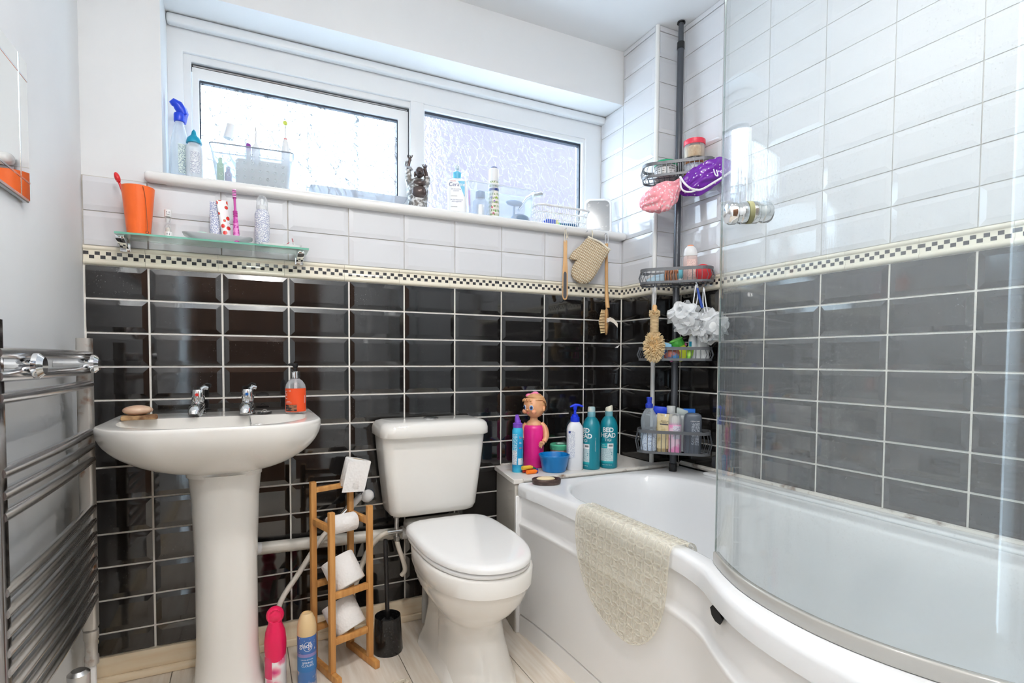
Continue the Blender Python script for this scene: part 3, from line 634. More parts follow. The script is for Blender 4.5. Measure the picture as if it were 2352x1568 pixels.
# ------------------------------------------------------------------ curved glass screen
def screen_glass_mat():
    m, nt, out = nodes_of('shower_screen_glass')
    tr = N(nt, 'ShaderNodeBsdfTransparent'); tr.inputs[0].default_value = (.955, .975, .97, 1)
    gl = N(nt, 'ShaderNodeBsdfGlossy'); gl.inputs[1].default_value = .02
    df = N(nt, 'ShaderNodeBsdfDiffuse'); df.inputs[0].default_value = (.80, .86, .92, 1)
    lw = N(nt, 'ShaderNodeLayerWeight'); lw.inputs[0].default_value = .5
    pw = N(nt, 'ShaderNodeMath', operation='POWER'); pw.inputs[1].default_value = 4.0; nt.links.new(lw.outputs['Facing'], pw.inputs[0])
    fr = N(nt, 'ShaderNodeMath', operation='MULTIPLY_ADD'); fr.inputs[1].default_value = .75; fr.inputs[2].default_value = .022; nt.links.new(pw.outputs[0], fr.inputs[0])
    gp = N(nt, 'ShaderNodeNewGeometry')
    mp = N(nt, 'ShaderNodeMapping'); mp.inputs['Scale'].default_value = (1, 1, .8); nt.links.new(gp.outputs['Position'], mp.inputs[0])
    vo = N(nt, 'ShaderNodeTexVoronoi'); vo.inputs['Scale'].default_value = 190; nt.links.new(mp.outputs[0], vo.inputs[0])
    lt = N(nt, 'ShaderNodeMath', operation='LESS_THAN'); lt.inputs[1].default_value = .17; nt.links.new(vo.outputs[0], lt.inputs[0])
    no = N(nt, 'ShaderNodeTexNoise'); no.inputs['Scale'].default_value = 5; no.inputs['Detail'].default_value = 4; nt.links.new(gp.outputs['Position'], no.inputs[0])
    mr = N(nt, 'ShaderNodeMapRange'); mr.inputs[1].default_value = .35; mr.inputs[2].default_value = .75; mr.inputs[3].default_value = 0; mr.inputs[4].default_value = .16; nt.links.new(no.outputs[0], mr.inputs[0])
    mu = N(nt, 'ShaderNodeMath', operation='MULTIPLY_ADD'); nt.links.new(lt.outputs[0], mu.inputs[0]); nt.links.new(mr.outputs[0], mu.inputs[1]); mu.inputs[2].default_value = .09
    a = N(nt, 'ShaderNodeMixShader'); nt.links.new(mu.outputs[0], a.inputs[0]); nt.links.new(tr.outputs[0], a.inputs[1]); nt.links.new(df.outputs[0], a.inputs[2])
    b = N(nt, 'ShaderNodeMixShader'); nt.links.new(fr.outputs[0], b.inputs[0]); nt.links.new(a.outputs[0], b.inputs[1]); nt.links.new(gl.outputs[0], b.inputs[2])
    nt.links.new(b.outputs[0], out.inputs[0]); return m
scr_pts = [(1.367, -1.137), (1.333, -1.194), (1.302, -1.261), (1.285, -1.322), (1.276, -1.385), (1.274, -1.446), (1.282, -1.51), (1.297, -1.565), (1.321, -1.625), (1.362, -1.70), (1.415, -1.79), (1.47, -1.89), (1.51, -1.978)]
sp_ = [(p[0], p[1]) for p in cr([(x, y, 0) for x, y in scr_pts], 6)]
def sheet(pl, z0, z1, th):
    a, b = off_open(pl, th/2), off_open(pl, -th/2); n = len(pl); lp = a + b[::-1]
    return G().prism(lp, z0, z1)
t = thing('bath_screen', 'curved clear glass bath screen with water spots', 'shower screen')
part(sheet(sp_, .578, 1.97, .006), 'glass', screen_glass_mat(), t, sharp=50)
part(G().box(-.0036, .0036, -.0012, .0012, .579, 1.969), 'edge_strip', pm('green_grey_glass_edge', srgb(120, 140, 138), .15), t, loc=(1.3676, -1.1362, 0), rot=(0, 0, radians(31)), sharp=None)
part(sheet(sp_, .5555, .582, .013), 'bottom_seal', pm('grey_seal_plastic', srgb(176, 174, 168), .25, coat=.5), t, bevel=(.003, 2), sharp=60)
part(G().tube([(1.512, -1.977, .56), (1.512, -1.977, 1.97)], .012, 12), 'wall_hinge', chrome, t)
kn = thing('screen_knob', 'chrome double-sided knob through the glass screen', 'knob', (1.297, -1.262, 1.2795), rot=(0, radians(-3), 0))
ax = Vector((.88, -.47, 0)).normalized(); 
def axm(d, p=(0, 0, 0)): return Matrix.Translation(p) @ d.to_track_quat('Z', 'Y').to_matrix().to_4x4()
ax = Vector((.885, -.465, 0))
for s_ in (1, -1):
    part(G().lathe([(.0195, .0045), (.0205, .007), (.0205, .015), (.0188, .017), (.0188, .023), (.0205, .025), (.0205, .036), (.018, .040), (0, .0405)], 28).xf(axm(ax*s_)), 'grip', chrome, kn)
part(G().lathe([(.0208, -.0045), (.0208, .0045)], 28).xf(axm(ax)), 'washer', pm('olive_washer', srgb(150, 150, 110), .4), kn)

# ------------------------------------------------------------------ chrome towel rail on the left wall
rail_c = pm('scratched_chrome', (.80, .81, .83), .24, 1.0, bump=(90, .03))
rust = pm('pitted_chrome', srgb(196, 192, 186), .35, .55, var=(srgb(140, 90, 45), 26, .58, .75))
t = thing('towel_rail', 'chrome ladder towel rail with rusty ends on the left-hand wall', 'radiator')
PY0, PY1 = -.222, -.81
part(G().prism(rrect(.032, .064, PY0-.021, PY0+.021, .008, 4), .27, 1.053), 'post', rust, t)
part(G().prism(rrect(.032, .064, PY1-.021, PY1+.021, .008, 4), .27, 1.065), 'post', pm('dark_chrome', (.30, .30, .32), .15, 1.0), t)
for z in (1.008, .968, .931, .803, .765, .728, .598, .561, .526, .492, .458, .423, .388, .353):
    pts = []
    for i in range(17):
        q = -1 + 2*i/16; pts.append((.056 + .007*(1-q*q), (PY0+PY1)/2 + q*(PY0-PY1)/2, z))
    part(G().tube(pts, .0115, 12), 'bar', rail_c, t)
for y in (-.29, -.70):
    part(G().tube([(.001, y, .985), (.085, y, .985)], .012, 14), 'wall_bracket', chrome, t); part(G().lathe([(.024, 0), (.024, .008), (.016, .016)], 20).xf(axm(Vector((1, 0, 0)), (.078, y, .985))), 'bracket_cap', chrome, t)
vb = thing('radiator_valve', 'chrome valve with a drip-stained joint under the towel rail', 'valve', (.048, PY0, .0))
part(G().tube([(0, 0, .0), (0, 0, .17)], .0105, 12), 'pipe', white_pl, vb)
part(G().lathe([(.017, .17), (.017, .19), (.0145, .195), (.0145, .235), (.018, .24), (.018, .262), (.011, .27)], 16), 'body', rust, vb)
part(G().tube([(0, 0, .215), (.0, .03, .215)], .011, 12), 'cap', pm('yellowed_cap', srgb(205, 195, 165), .4), vb)
t2 = thing('radiator_valve', 'chrome tap-shaped valve below the near end of the towel rail', 'valve', (.085, -.50, .0))
part(G().tube([(0, 0, .0), (0, 0, .18)], .0105, 12), 'pipe', steel, t2)
part(G().lathe([(.018, .18), (.018, .24), (.022, .245), (.022, .285), (.014, .292)], 16), 'body', steel, t2)

# ------------------------------------------------------------------ mirror on the left wall
t = thing('wall_mirror', 'frameless mirror with grooved border on the left-hand wall', 'mirror', (.0, 0, 0))
mirror_m = pm('mirror_silver', (.86, .89, .89), .012, 1.0)
part(G().box(.002, .007, -1.05, -.447, 1.347, 1.649), 'glass', mirror_m, t, bevel=(.0012, 1))
groove = pm('mirror_groove', (.75, .85, .92), .12, .9)
for (y0, y1, z0, z1) in ((-1.05, -.447, 1.607, 1.611), (-1.05, -.447, 1.385, 1.389)): part(G().box(.0069, .0076, y0, y1, z0, z1), 'groove', groove, t, sharp=None)
for y in (-.497,): part(G().box(.0069, .0077, y-.002, y+.002, 1.348, 1.648), 'groove', groove, t, sharp=None)
part(G().box(.001, .012, -1.05, -.47, 1.338, 1.3465), 'lower_edge', steel, t, bevel=(.002, 1))

# ------------------------------------------------------------------ glass shelf
t = thing('glass_shelf', 'clear glass shelf on chrome brackets under the window sill', 'shelf')
part(G().prism(rrect(.098, .628, -.112, -.012, .008, 4), 1.3585, 1.3645), 'glass_plate', clear('shelf_glass', (.90, .97, .95), .06, (.75, .9, .85), .02), t)
part(G().box(.0985, .6275, -.1128, -.1118, 1.3588, 1.3642), 'front_edge', pm('green_glass_edge', srgb(120, 190, 170), .1), t, sharp=None)
for x in (.108, .605):
    pf = [(-.0072, 1.326), (-.094, 1.349), (-.094, 1.3575), (-.0072, 1.3575)]
    br = part(G().loft([[(x-.011, y, z) for y, z in pf], [(x+.011, y, z) for y, z in pf]]), 'bracket', chrome, t, bevel=(.002, 2))
    part(G().box(x-.011, x+.011, -.060, -.0072, 1.3655, 1.374), 'clamp', chrome, br, bevel=(.002, 2)); part(G().box(x-.0135, x+.0135, -.0145, -.0065, 1.324, 1.374), 'wall_plate', chrome, br, bevel=(.002, 2))
# ------------------------------------------------------------------ things on the window sill
def view_rz(x, y): return -atan2(x - .4384, y + 1.9791)      # turns a thing's -y face to the camera's place
ZS = 1.5745
def bottle(name, label, cat, loc, prof, mat, rz=None, group=None, n=28, sx=1, sy=1, sq=0, body='body'):
    t = thing(name, label, cat, loc, view_rz(loc[0], loc[1]) if rz is None else rz, group)
    part(G().lathe(prof, n, sx=sx, sy=sy, sq=sq), body, mat, t, sharp=45); return t
blue_pl = pm('royal_blue_plastic', srgb(25, 70, 220), .3); teal_pl = pm('teal_plastic', srgb(0, 150, 185), .35)
milky = clear('milky_plastic', (.93, .97, 1), .55, (.92, .95, .98), .3); crystal = clear('clear_plastic', (.97, .99, 1), .12, (.95, .97, 1), .06)
label_w = pm('white_paper', srgb(240, 242, 244), .5)
smallprint = flat_print('small_print_on_white', srgb(236, 240, 245), srgb(110, 120, 160), 330, .45)
bluegrey = pm('blue_grey_plastic', srgb(120, 142, 165), .45)

t = bottle('spray_bottle', 'clear spray bottle with a royal blue curved head on the sill end', 'bottle', (.247, .085, ZS), [(.024, 0), (.027, .006), (.027, .12), (.024, .15), (.016, .185), (.0125, .195), (.0125, .202)], clear('pale_spray_bottle', (.93, .97, 1), .3, (.92, .96, 1), .1))
part(G().lathe([(.0155, .203), (.0165, .206), (.0165, .226), (.015, .230)], 24), 'collar', blue_pl, t)
part(G().tube([(.012, 0, .228), (.006, 0, .242), (-.004, -.002, .256), (-.016, -.003, .262), (-.024, -.003, .256)], [.013, .016, .016, .013, .007], 14), 'nozzle_head', blue_pl, t)
part(G().tube([(.015, .002, .20), (.020, .002, .235), (.016, .002, .25)], [.004, .007, .006], 10), 'trigger', pm('pale_blue_plastic', srgb(110, 130, 235), .35), t)
part(patch(.027, -.2, .75, .03, .125), 'label', flat_print('spray_label', srgb(225, 240, 235), srgb(90, 120, 150), 240, .5), t)
t = bottle('squeeze_bottle', 'milky squeeze bottle with a pointed teal cap beside the spray bottle', 'bottle', (.290, .06, ZS), [(.022, 0), (.0245, .005), (.0245, .105), (.023, .120), (.017, .132), (.016, .134)], milky)
part(G().lathe([(.0235, .131), (.0235, .135), (.020, .147), (.011, .156), (.0085, .160), (.006, .171), (0, .178)], 24), 'cap', teal_pl, t)
part(patch(.0245, -.5, .7, .03, .10), 'label', smallprint, t)

# clear basket of dental things
def tub_walls(x0, x1, y0, y1, h, tp, th=.0015):
    """open tapered tub: shell with wall thickness; tp is how much each side draws in at the foot"""
    o = lambda z, k: rrect(x0+k, x1-k, y0+k, y1-k, .012, 4)
    return G().loft([ring(o(0, tp+th), th), ring(o(0, tp), 0), ring(o(0, 0), h), ring(o(0, th), h), ring(o(0, tp+th), th)], False, False)
t = thing('clear_basket', 'clear plastic basket with holed sides on the sill, holding toothbrushes', 'basket', (.466, .078, ZS), radians(-4))
frost = clear('frosted_basket_plastic', (.90, .95, 1), .32, (.9, .94, .98), .25)
part(tub_walls(-.128, .128, -.045, .045, .138, .018), 'walls', frost, t); part(G().prism(rrect(-.11, .11, -.027, .027, .01, 4), 0, .0015), 'floor_plate', frost, t)
part(G().tube([(x, y, .139) for x, y in rrect(-.130, .130, -.047, .047, .014, 5)], .0022, 6, closed=True), 'rim', pm('grey_rim_plastic', srgb(150, 158, 172), .3), t)
gd = G()
for i in range(9):
    for j in range(5):
        zz = .018 + j*.024; yy = -.0285 - (zz/.138)*.018; gd.add(*(lambda q: (q.v, q.f))(G().tube([(-.096 + i*.024 + .0045*cos(a), yy, zz + .0045*sin(a)) for a in [k*pi/4 for k in range(8)]], .0009, 5, closed=True)))
ho = part(gd, 'hole_rims', clear('hole_rim', (.9, .93, .96), .5), t); ho['kind'] = 'stuff'
t = thing('silicone_mat', 'beige dimpled silicone pad standing inside the clear basket', 'mat', (.493, .072, ZS+.004), radians(-4))
mat_b = pm('beige_silicone', srgb(208, 200, 186), .5)
part(G().prism(rrect(-.082, .082, 0, .112, .01, 4), -.002, .002).xf(Matrix.Rotation(radians(84), 4, 'X')), 'pad', mat_b, t)
gd = G()
for i in range(7):
    for j in range(5): gd.sph((-.072 + .024*i, -.0022, .012 + .0215*j), (.0055, .003, .0055), 8, 4)
d_ = part(gd.xf(Matrix.Rotation(radians(-6), 4, 'X')), 'dimples', mat_b, t); d_['kind'] = 'stuff'
for (x, y, col, h, lab) in ((.365, .08, srgb(110, 200, 90), .10, 'slim green tube standing in the clear basket'), (.388, .085, srgb(90, 80, 170), .075, 'short violet tube standing in the clear basket')):
    bottle('small_tube', lab, 'tube', (x, y, ZS+.003), [(.010, 0), (.011, .004), (.011, h-.02), (.006, h-.015), (.006, h)], pm('tube_colour', col, .4))
def brush_handle(label, x, y, h, head):
    t = bottle('electric_toothbrush', label, 'toothbrush', (x, y, ZS+.003), [(.013, 0), (.0145, .01), (.0145, h*.62), (.012, h*.72), (.006, h*.78), (.0035, h*.82), (.003, h-.006)], white_pl)
    if head:
        part(G().lathe([(.007, -.004), (.0075, 0), (.007, .005)], 18).xf(axm(Vector((-.2, -1, .1)), (0, 0, h))), 'brush_head', pm('yellow_green_bristle', srgb(205, 215, 90), .6), t)
        part(G().lathe([(.0062, h*.775), (.0062, h*.79)], 16), 'colour_ring', pm('red_ring', srgb(215, 60, 70), .4), t)
    else: part(G().tube([(0, 0, h-.007), (0, 0, h+.008)], .0022, 8), 'shaft', steel, t)
    return t
brush_handle('white electric toothbrush body without a head in the clear basket', .476, .095, .222, False)
brush_handle('white electric toothbrush with a round yellow-green head', .572, .095, .262, True)
t = bottle('lip_balm', 'purple and grey capped stick leaning by the electric toothbrush body', 'cosmetic', (.452, .098, ZS+.003), [(.0075, 0), (.008, .003), (.008, .145), (.0065, .148)], pm('grey_stick', srgb(190, 195, 200), .4))
part(G().lathe([(.0082, .146), (.0082, .165), (.006, .170)], 16), 'cap', pm('purple_plastic', srgb(150, 70, 160), .35), t)
t = thing('plastic_cup', 'small white plastic cup stuck high on the window pane', 'cup', (.398, .172, 1.830), 0)
part(G().lathe([(.0150, 0), (.0175, .050), (.0165, .050), (.0142, .002)], 24).xf(Matrix.Rotation(radians(192), 4, 'Y')), 'cup_body', white_pl, t)
part(G().lathe([(.016, 0), (.0175, .009), (.016, .012)], 24).xf(Matrix.Translation((.010, 0, -.060)) @ Matrix.Rotation(radians(12), 4, 'Y')), 'clear_rim', crystal, t)
part(G().lathe([(.012, 0), (.006, .012)], 18).xf(axm(Vector((0, -1, 0)), (0, .030, -.025))), 'suction_pad', crystal, t)
# flat tray
t = thing('flat_tray', 'low pale grey plastic tray lying on the sill left of the statue', 'tray', (.822, .06, ZS))
tray_m = clear('pale_grey_tray', (.86, .9, .95), .75, srgb(206, 214, 226), .3)
part(tub_walls(-.175, .175, -.055, .055, .036, .022), 'tray_body', tray_m, t); part(G().prism(rrect(-.15, .15, -.032, .032, .01, 4), 0, .0015), 'tray_floor', tray_m, t)
for (x, lab) in ((.745, 'small white clip lying at the basket end of the flat tray'), (.93, 'small white clip lying at the statue end of the flat tray')):
    k = thing('hair_clip', lab, 'clip', (x, .075, ZS+.002)); part(G().box(-.016, .016, -.006, .006, 0, .018), 'jaw', white_pl, k, bevel=(.004, 2)); part(G().tube([(-.012, 0, .016), (0, 0, .03), (.012, 0, .016)], .004, 8), 'spring_arm', white_pl, k)

# laughing statue with raised arms
bronze = pm('dark_bronze', srgb(88, 76, 74), .25, .4); robe_m = pm('weathered_bronze_robe', srgb(122, 118, 114), .45, .35, bump=(130, .9), var=(srgb(215, 215, 215), 90, .46, .62))
t = thing('laughing_figure_statue', 'dark bronze statue of a laughing robed figure raising both arms', 'statue', (1.047, .055, ZS), view_rz(1.047, .055))
rb = []
for z, hx_, hy_ in ((0, .036, .026), (.01, .038, .028), (.04, .036, .027), (.06, .040, .03), (.085, .041, .03), (.108, .038, .028), (.122, .026, .02), (.13, .012, .012)):
    rb.append([(hx_*cos(2*pi*i/32)*(1+.06*sin(7*2*pi*i/32+z*60)), hy_*sin(2*pi*i/32)*(1+.06*sin(5*2*pi*i/32+z*40)) , z) for i in range(32)])
part(G().loft(rb), 'robe', robe_m, t)
def squash(p): return p
part(G().sph((.006, -.016, .071), (.031, .024, .028), 24, 16), 'belly', bronze, t)
part(G().sph((.006, -.016, .104), (.027, .019, .014), 20, 10), 'chest', bronze, t)
part(G().sph((.008, -.014, .148), (.0175, .0185, .021), 24, 16, fn=lambda p: p + Vector((0, -.003 if (p.z < .142 and p.y < -.02) else 0, 0))), 'head', bronze, t)
for s_ in (-1, 1): part(G().sph((.008 + s_*.0185, -.010, .141), (.004, .006, .012), 10, 8), 'ear', bronze, t)
part(G().sph((.008, -.0335, .148), (.004, .005, .005), 10, 8), 'nose', bronze, t)
part(G().tube([(-.001, -.0325, .141), (.004, -.0345, .1375), (.012, -.0345, .1375), (.017, -.0325, .141)], [.001, .0028, .0028, .001], 8), 'smile', pm('dark_line', (.01, .008, .008), .5), t)
def arm(sx_, pts, nm):
    a = part(G().tube(pts[:4], [.013, .014, .013, .011], 12), 'sleeve', robe_m, t); part(G().tube(pts[3:], [.0075, .0065, .006, .005][:len(pts)-3], 10), 'forearm', bronze, t)
    e = Vector(pts[-1]); 
    part(G().sph(tuple(e), (.007, .006, .008), 12, 8), 'hand', bronze, t)
    for k in range(4): part(G().tube([tuple(e), (e.x + (k-1.5)*.0055, e.y-.003, e.z+.010), (e.x + (k-1.5)*.0065 - .002*sx_, e.y-.005, e.z+.0165)], [.0024, .0022, .0014], 6), 'finger', bronze, t)
arm(-1, [(-.028, 0, .095), (-.034, -.002, .12), (-.036, -.002, .145), (-.036, -.004, .160), (-.035, -.006, .175), (-.030, -.008, .196)], 'l')
arm(1, [(.030, 0, .100), (.034, -.002, .115), (.036, -.002, .128), (.035, -.004, .138), (.032, -.008, .152), (.028, -.010, .163)], 'r')
part(G().tube([(-.038, -.01, .190), (-.046, -.012, .183), (-.047, -.012, .172), (-.038, -.012, .168), (-.028, -.012, .163), (-.020, -.012, .155)], [.003, .005, .005, .004, .006, .004], 8), 'bead_string', pm('silver_beads', srgb(170, 172, 176), .3, .7, bump=(300, 1)), t)

# lotion bottles and the clear tub
t = thing('lotion_bottle', 'white lotion pump bottle with a sky-blue collar and CeraVe label', 'bottle', (1.207, .045, ZS), view_rz(1.207, .045))
lb = [ring(rrect(-.036, .036, -.02, .02, .014, 5), 0), ring(rrect(-.038, .038, -.021, .021, .014, 5), .004), ring(rrect(-.038, .038, -.021, .021, .014, 5), .128), ring(rrect(-.034, .034, -.019, .019, .014, 5), .139), ring(rrect(-.020, .020, -.014, .014, .012, 5), .147)]
sky = pm('sky_blue_plastic', srgb(90, 185, 222), .35)
part(G().loft(lb), 'body', pm('white_bottle', srgb(244, 246, 247), .3), t, sharp=50)
part(G().lathe([(.0165, .146), (.0165, .171), (.013, .174)], 24), 'collar', sky, t)
part(G().lathe([(.006, .174), (.0055, .182), (.009, .186), (.0085, .198), (.004, .203)], 16), 'pump', pm('grey_pump', srgb(200, 214, 222), .3), t)
part(G().add([(.004, -.0213, .133), (.030, -.0213, .133), (.030, -.0213, .070)], [(0, 1, 2)]), 'blue_wedge', sky, t, sharp=None)
fl_ = lambda dx, z, yy=-.0214: (lambda x, y: Vector((x+dx, yy, z+y)))
text('Cera', .021, navy_print, t, fl_(-.012, .119)); text('Ve', .019, silver_print, t, fl_(.020, .1185, -.0217))
text('SA Smoothing\nCleanser', .0068, navy_print, t, fl_(-.004, .098)); text('SA Gel Nettoyant\nAnti-rugosités', .0068, navy_print, t, fl_(-.002, .056)); text('CERAMIDES', .005, dark_print, t, fl_(-.012, .074)); text('CERAMIDES', .005, dark_print, t, fl_(-.012, .032))
text('DEVELOPED', .0042, red_pl, t, fl_(-.016, .1325))
t = bottle('pump_bottle', 'slim white pump bottle with a pink band behind the clear tub', 'bottle', (1.268, .10, ZS), [(.019, 0), (.021, .004), (.021, .125), (.016, .140), (.010, .146)], pm('pale_pink_bottle', srgb(245, 232, 240), .35))
part(patch(.021, -.9, .9, .06, .122), 'pink_band', pm('pink_band', srgb(238, 170, 215), .4), t)
part(G().lathe([(.0115, .146), (.0115, .165), (.005, .168), (.005, .180), (.010, .183), (.010, .197), (.006, .2)], 18), 'pump', white_pl, t); part(G().tube([(0, 0, .192), (-.014, -.003, .19), (-.020, -.004, .183)], [.006, .005, .004], 8), 'spout', white_pl, t)
t = thing('clear_tub', 'clear plastic storage tub in the middle of the sill', 'tub', (1.405, .078, ZS), 0)
cl2 = clear('clear_tub_plastic', (.94, .97, 1), .16, (.93, .96, 1), .1)
part(tub_walls(-.158, .152, -.05, .05, .142, .016), 'walls', cl2, t); part(G().prism(rrect(-.14, .135, -.032, .032, .01, 4), 0, .0015), 'floor_plate', cl2, t); part(G().tube([(x, y, .143) for x, y in rrect(-.160, .154, -.052, .052, .014, 5)], .003, 6, closed=True), 'rim', clear('tub_rim', (.95, .98, 1), .5), t)
t = bottle('clear_bottle', 'clear square bottle with a blue-grey cap inside the tub', 'bottle', (1.317, .065, ZS+.003), [(.029, 0), (.031, .004), (.031, .068), (.024, .080), (.015, .084), (.015, .088)], clear('bottle_clear_grey', (.85, .9, .95), .35, (.8, .85, .9), .1), sq=4)
part(G().lathe([(.0195, .088), (.0195, .112), (.017, .115)], 24), 'cap', bluegrey, t); part(patch(.031, -.5, .5, .012, .055, sy=1.0, e=.001), 'label', label_w, t)
t = bottle('deodorant_can', 'tall white deodorant can with a navy cap top in the tub', 'bottle', (1.372, .052, ZS+.003), [(.021, 0), (.0225, .004), (.0225, .145), (.019, .155), (.0185, .158)], flat_print('floral_print', srgb(240, 236, 226), srgb(140, 160, 110), 60, .5))
part(G().lathe([(.0205, .158), (.021, .162), (.021, .205), (.019, .210), (.017, .212)], 24), 'cap', white_pl, t); part(G().lathe([(.0172, .212), (.014, .217), (0, .219)], 24), 'button', navy_print, t)
part(patch(.0225, -1.2, 1.2, .118, .128), 'navy_stripe', navy_print, t)
for (a_, z_, c_) in ((-.3, .05, srgb(215, 110, 130)), (.35, .035, srgb(120, 175, 90)), (.1, .075, srgb(150, 130, 190)), (.5, .09, srgb(150, 180, 60)), (-.45, .09, srgb(130, 110, 180)), (-.05, .025, srgb(190, 90, 120))):
    part(G().lathe([(.0042, 0), (.004, .0006), (0, .0007)], 12).xf(axm(Vector((sin(a_), -cos(a_), 0)), (.0226*sin(a_), -.0226*cos(a_), z_))), 'printed_flower', pm('flower_print', c_, .5), t)
for (x, y, z, sz, lab) in ((1.478, .072, ZS+.0945, (.040, .022, .013), 'blue-grey oval brush lying high in the clear tub'), (1.500, .060, ZS+.027, (.043, .024, .021), 'blue-grey rounded soap box low in the clear tub')):
    k = thing('oval_brush' if z > 1.65 else 'soap_box', lab, 'brush' if z > 1.65 else 'box', (x, y, z-sz[2]), 0)
    part(G().sph((0, 0, sz[2]), sz, 24, 12), 'shell', bluegrey, k)
    part(G().lathe([(.012, 0), (.012, .002)], 16, (0, 0, .0), sx=1.6), 'foot', bluegrey, k) if z < 1.65 else part(G().tube([(.0, .0, .002), (.0, .01, -.068)], .005, 8), 'stem', bluegrey, k)
t = thing('chrome_razor', 'chrome handle end sticking out over the tub rim', 'razor', (1.555, .07, ZS+.112), 0)
part(G().tube([(-.06, .0, -.05), (-.02, -.002, .005), (.010, -.004, .024), (.048, -.008, .034)], [.006, .0075, .0085, .0095], 12), 'grip', chrome, t); part(G().sph((.049, -.008, .034), .0096, 14, 8), 'end_ball', steel, t)

# white lattice basket
t = thing('lattice_basket', 'small white lattice basket beside the hand mirror', 'basket', (1.686, .045, ZS), 0)
gl_ = []
hb, wx, wy = .082, .133, .05
part(G().tube([(x, y, hb) for x, y in rrect(-wx, wx, -wy, wy, .03, 5)], .005, 8, closed=True), 'rim', white_pl, t)
part(G().prism(rrect(-wx+.02, wx-.02, -wy+.012, wy-.012, .02, 5), 0, .003), 'base', white_pl, t)
pl = resample(rrect(-wx, wx, -wy, wy, .03, 5) + [rrect(-wx, wx, -wy, wy, .03, 5)[0]], 61)[:-1]; pb = [(x*.86, y*.78) for x, y in pl]
for i in range(len(pl)): part(G().tube([(pb[i][0], pb[i][1], .002), (pl[i][0], pl[i][1], hb)], .0016, 4), 'upright', white_pl, t)
for z in (.028, .055):
    f = z/hb; part(G().tube([(a[0]*(1-f)+b[0]*f, a[1]*(1-f)+b[1]*f, z) for a, b in zip(pb, pl)], .0018, 4, closed=True), 'hoop', white_pl, t)
t = bottle('toothpaste_tube', 'blue and yellow tube lying in the lattice basket', 'tube', (1.645, .045, ZS+.022), [(.003, -.05), (.018, -.03), (.018, .012), (.0185, .013)], pm('bright_blue', srgb(30, 70, 190), .35), rz=0); t.rotation_euler = (0, radians(84), radians(10))
part(G().lathe([(.0187, .013), (.0187, .026), (.016, .03)], 20), 'yellow_band', pm('pale_yellow', srgb(235, 225, 130), .4), t)
t = bottle('green_capped_tube', 'dark tube with a bright green cap lying in the lattice basket', 'tube', (1.735, .045, ZS+.018), [(.012, -.045), (.013, -.04), (.013, .03), (.010, .034)], pm('deep_teal', srgb(20, 80, 120), .4), rz=0); t.rotation_euler = (0, radians(88), radians(-6))
part(G().lathe([(.0135, -.068), (.0135, -.046)], 18), 'cap', pm('bright_green', srgb(60, 200, 110), .4), t)
# hand mirror standing in the corner
t = thing('shaving_mirror', 'small white-framed mirror propped in the sill corner', 'mirror', (1.915, .075, ZS), view_rz(1.8, .07)*.9)
rr_ = lambda k, y, z0=0: [(x, y, z) for x, z in rrect(-.062+k, .062-k, 0+k, .176-k, .024-k*.3, 6)]
part(G().loft([rr_(.002, .006), rr_(0, .003), rr_(0, -.004), rr_(.004, -.007), rr_(.010, -.006), rr_(.010, -.003)], True, False).xf(Matrix.Rotation(radians(-6), 4, 'X')), 'frame', white_pl, t)
part(G().loft([rr_(.010, -.0035), rr_(.010, -.0025)]).xf(Matrix.Rotation(radians(-6), 4, 'X')), 'mirror_glass', pm('spotted_mirror', (.55, .57, .59), .1, .95, var=((.8, .8, .8), 60, .62, .7)), t)
part(G().box(-.02, .02, .004, .03, .0, .02).xf(Matrix.Rotation(radians(-6), 4, 'X')), 'stand', white_pl, t, bevel=(.004, 2))
t = thing('soap_bar', 'small white soap lying in front of the hand mirror', 'soap', (1.868, .015, ZS), 0); part(G().sph((0, 0, .010), (.020, .012, .010), 18, 10), 'bar', white_pl, t)

# ------------------------------------------------------------------ things on the glass shelf
ZG = 1.365
orange = pm('orange_plastic', srgb(255, 112, 40), .38)
t = thing('orange_beaker', 'tapered orange plastic beaker on the glass shelf', 'cup', (.151, -.062, ZG), view_rz(.151, -.062))
part(G().lathe([(0, .003), (.0285, .003), (.0415, .143), (.0425, .143), (.030, 0), (0, 0)][::-1] if False else [(.0295, 0), (.0425, .143), (.0412, .143), (.0285, .003)], 36), 'wall', orange, t, sharp=50)
part(G().lathe([(.029, .001), (.029, .003)], 30), 'base', orange, t)
st = part(G().tube([(.010, -.0395, .139), (.012, -.0432, .138), (.016, -.0385, .118), (.019, -.0355, .08), (.021, -.0310, .03), (.0205, -.0300, .012)], .0009, 5), 'cord', pm('brown_cord', srgb(150, 80, 50), .7), t)
part(G().tube([(.0205 + .0035*cos(a), -.0302, .009 + .0035*sin(a)) for a in [k*pi/5 for k in range(10)]], .0009, 5, closed=True), 'cord_ring', pm('dark_cord', srgb(110, 60, 45), .6), t)
def manual_brush(label, loc, rot, col, L=.17, head=True):
    t = thing('toothbrush', label, 'toothbrush', loc, rot=rot, group='toothbrushes by the basin')
    part(G().tube([(0, 0, 0), (0, 0, L*.35), (0, .001, L*.55), (0, 0, L*.75), (0, 0, L)], [.005, .0058, .0042, .003, .0042], 10), 'handle', col, t)
    if head: part(G().box(-.0045, .0045, -.009, -.003, L-.022, L-.001), 'bristles', pm('white_bristles', srgb(235, 235, 240), .8), t, bevel=(.001, 1))
    return t
t = manual_brush('red toothbrush leaning left in the orange beaker', (.147, -.052, ZG+.006), (0, radians(-16.5), 0), red_pl, .180); part(G().sph((0, -.003, .169), (.0075, .010, .016), 12, 8), 'head_cover', red_pl, t)
manual_brush('pinkish red toothbrush leaning right in the orange beaker', (.158, -.05, ZG+.006), (radians(-4), radians(9.5), 0), pm('coral_plastic', srgb(235, 85, 90), .4), .150)
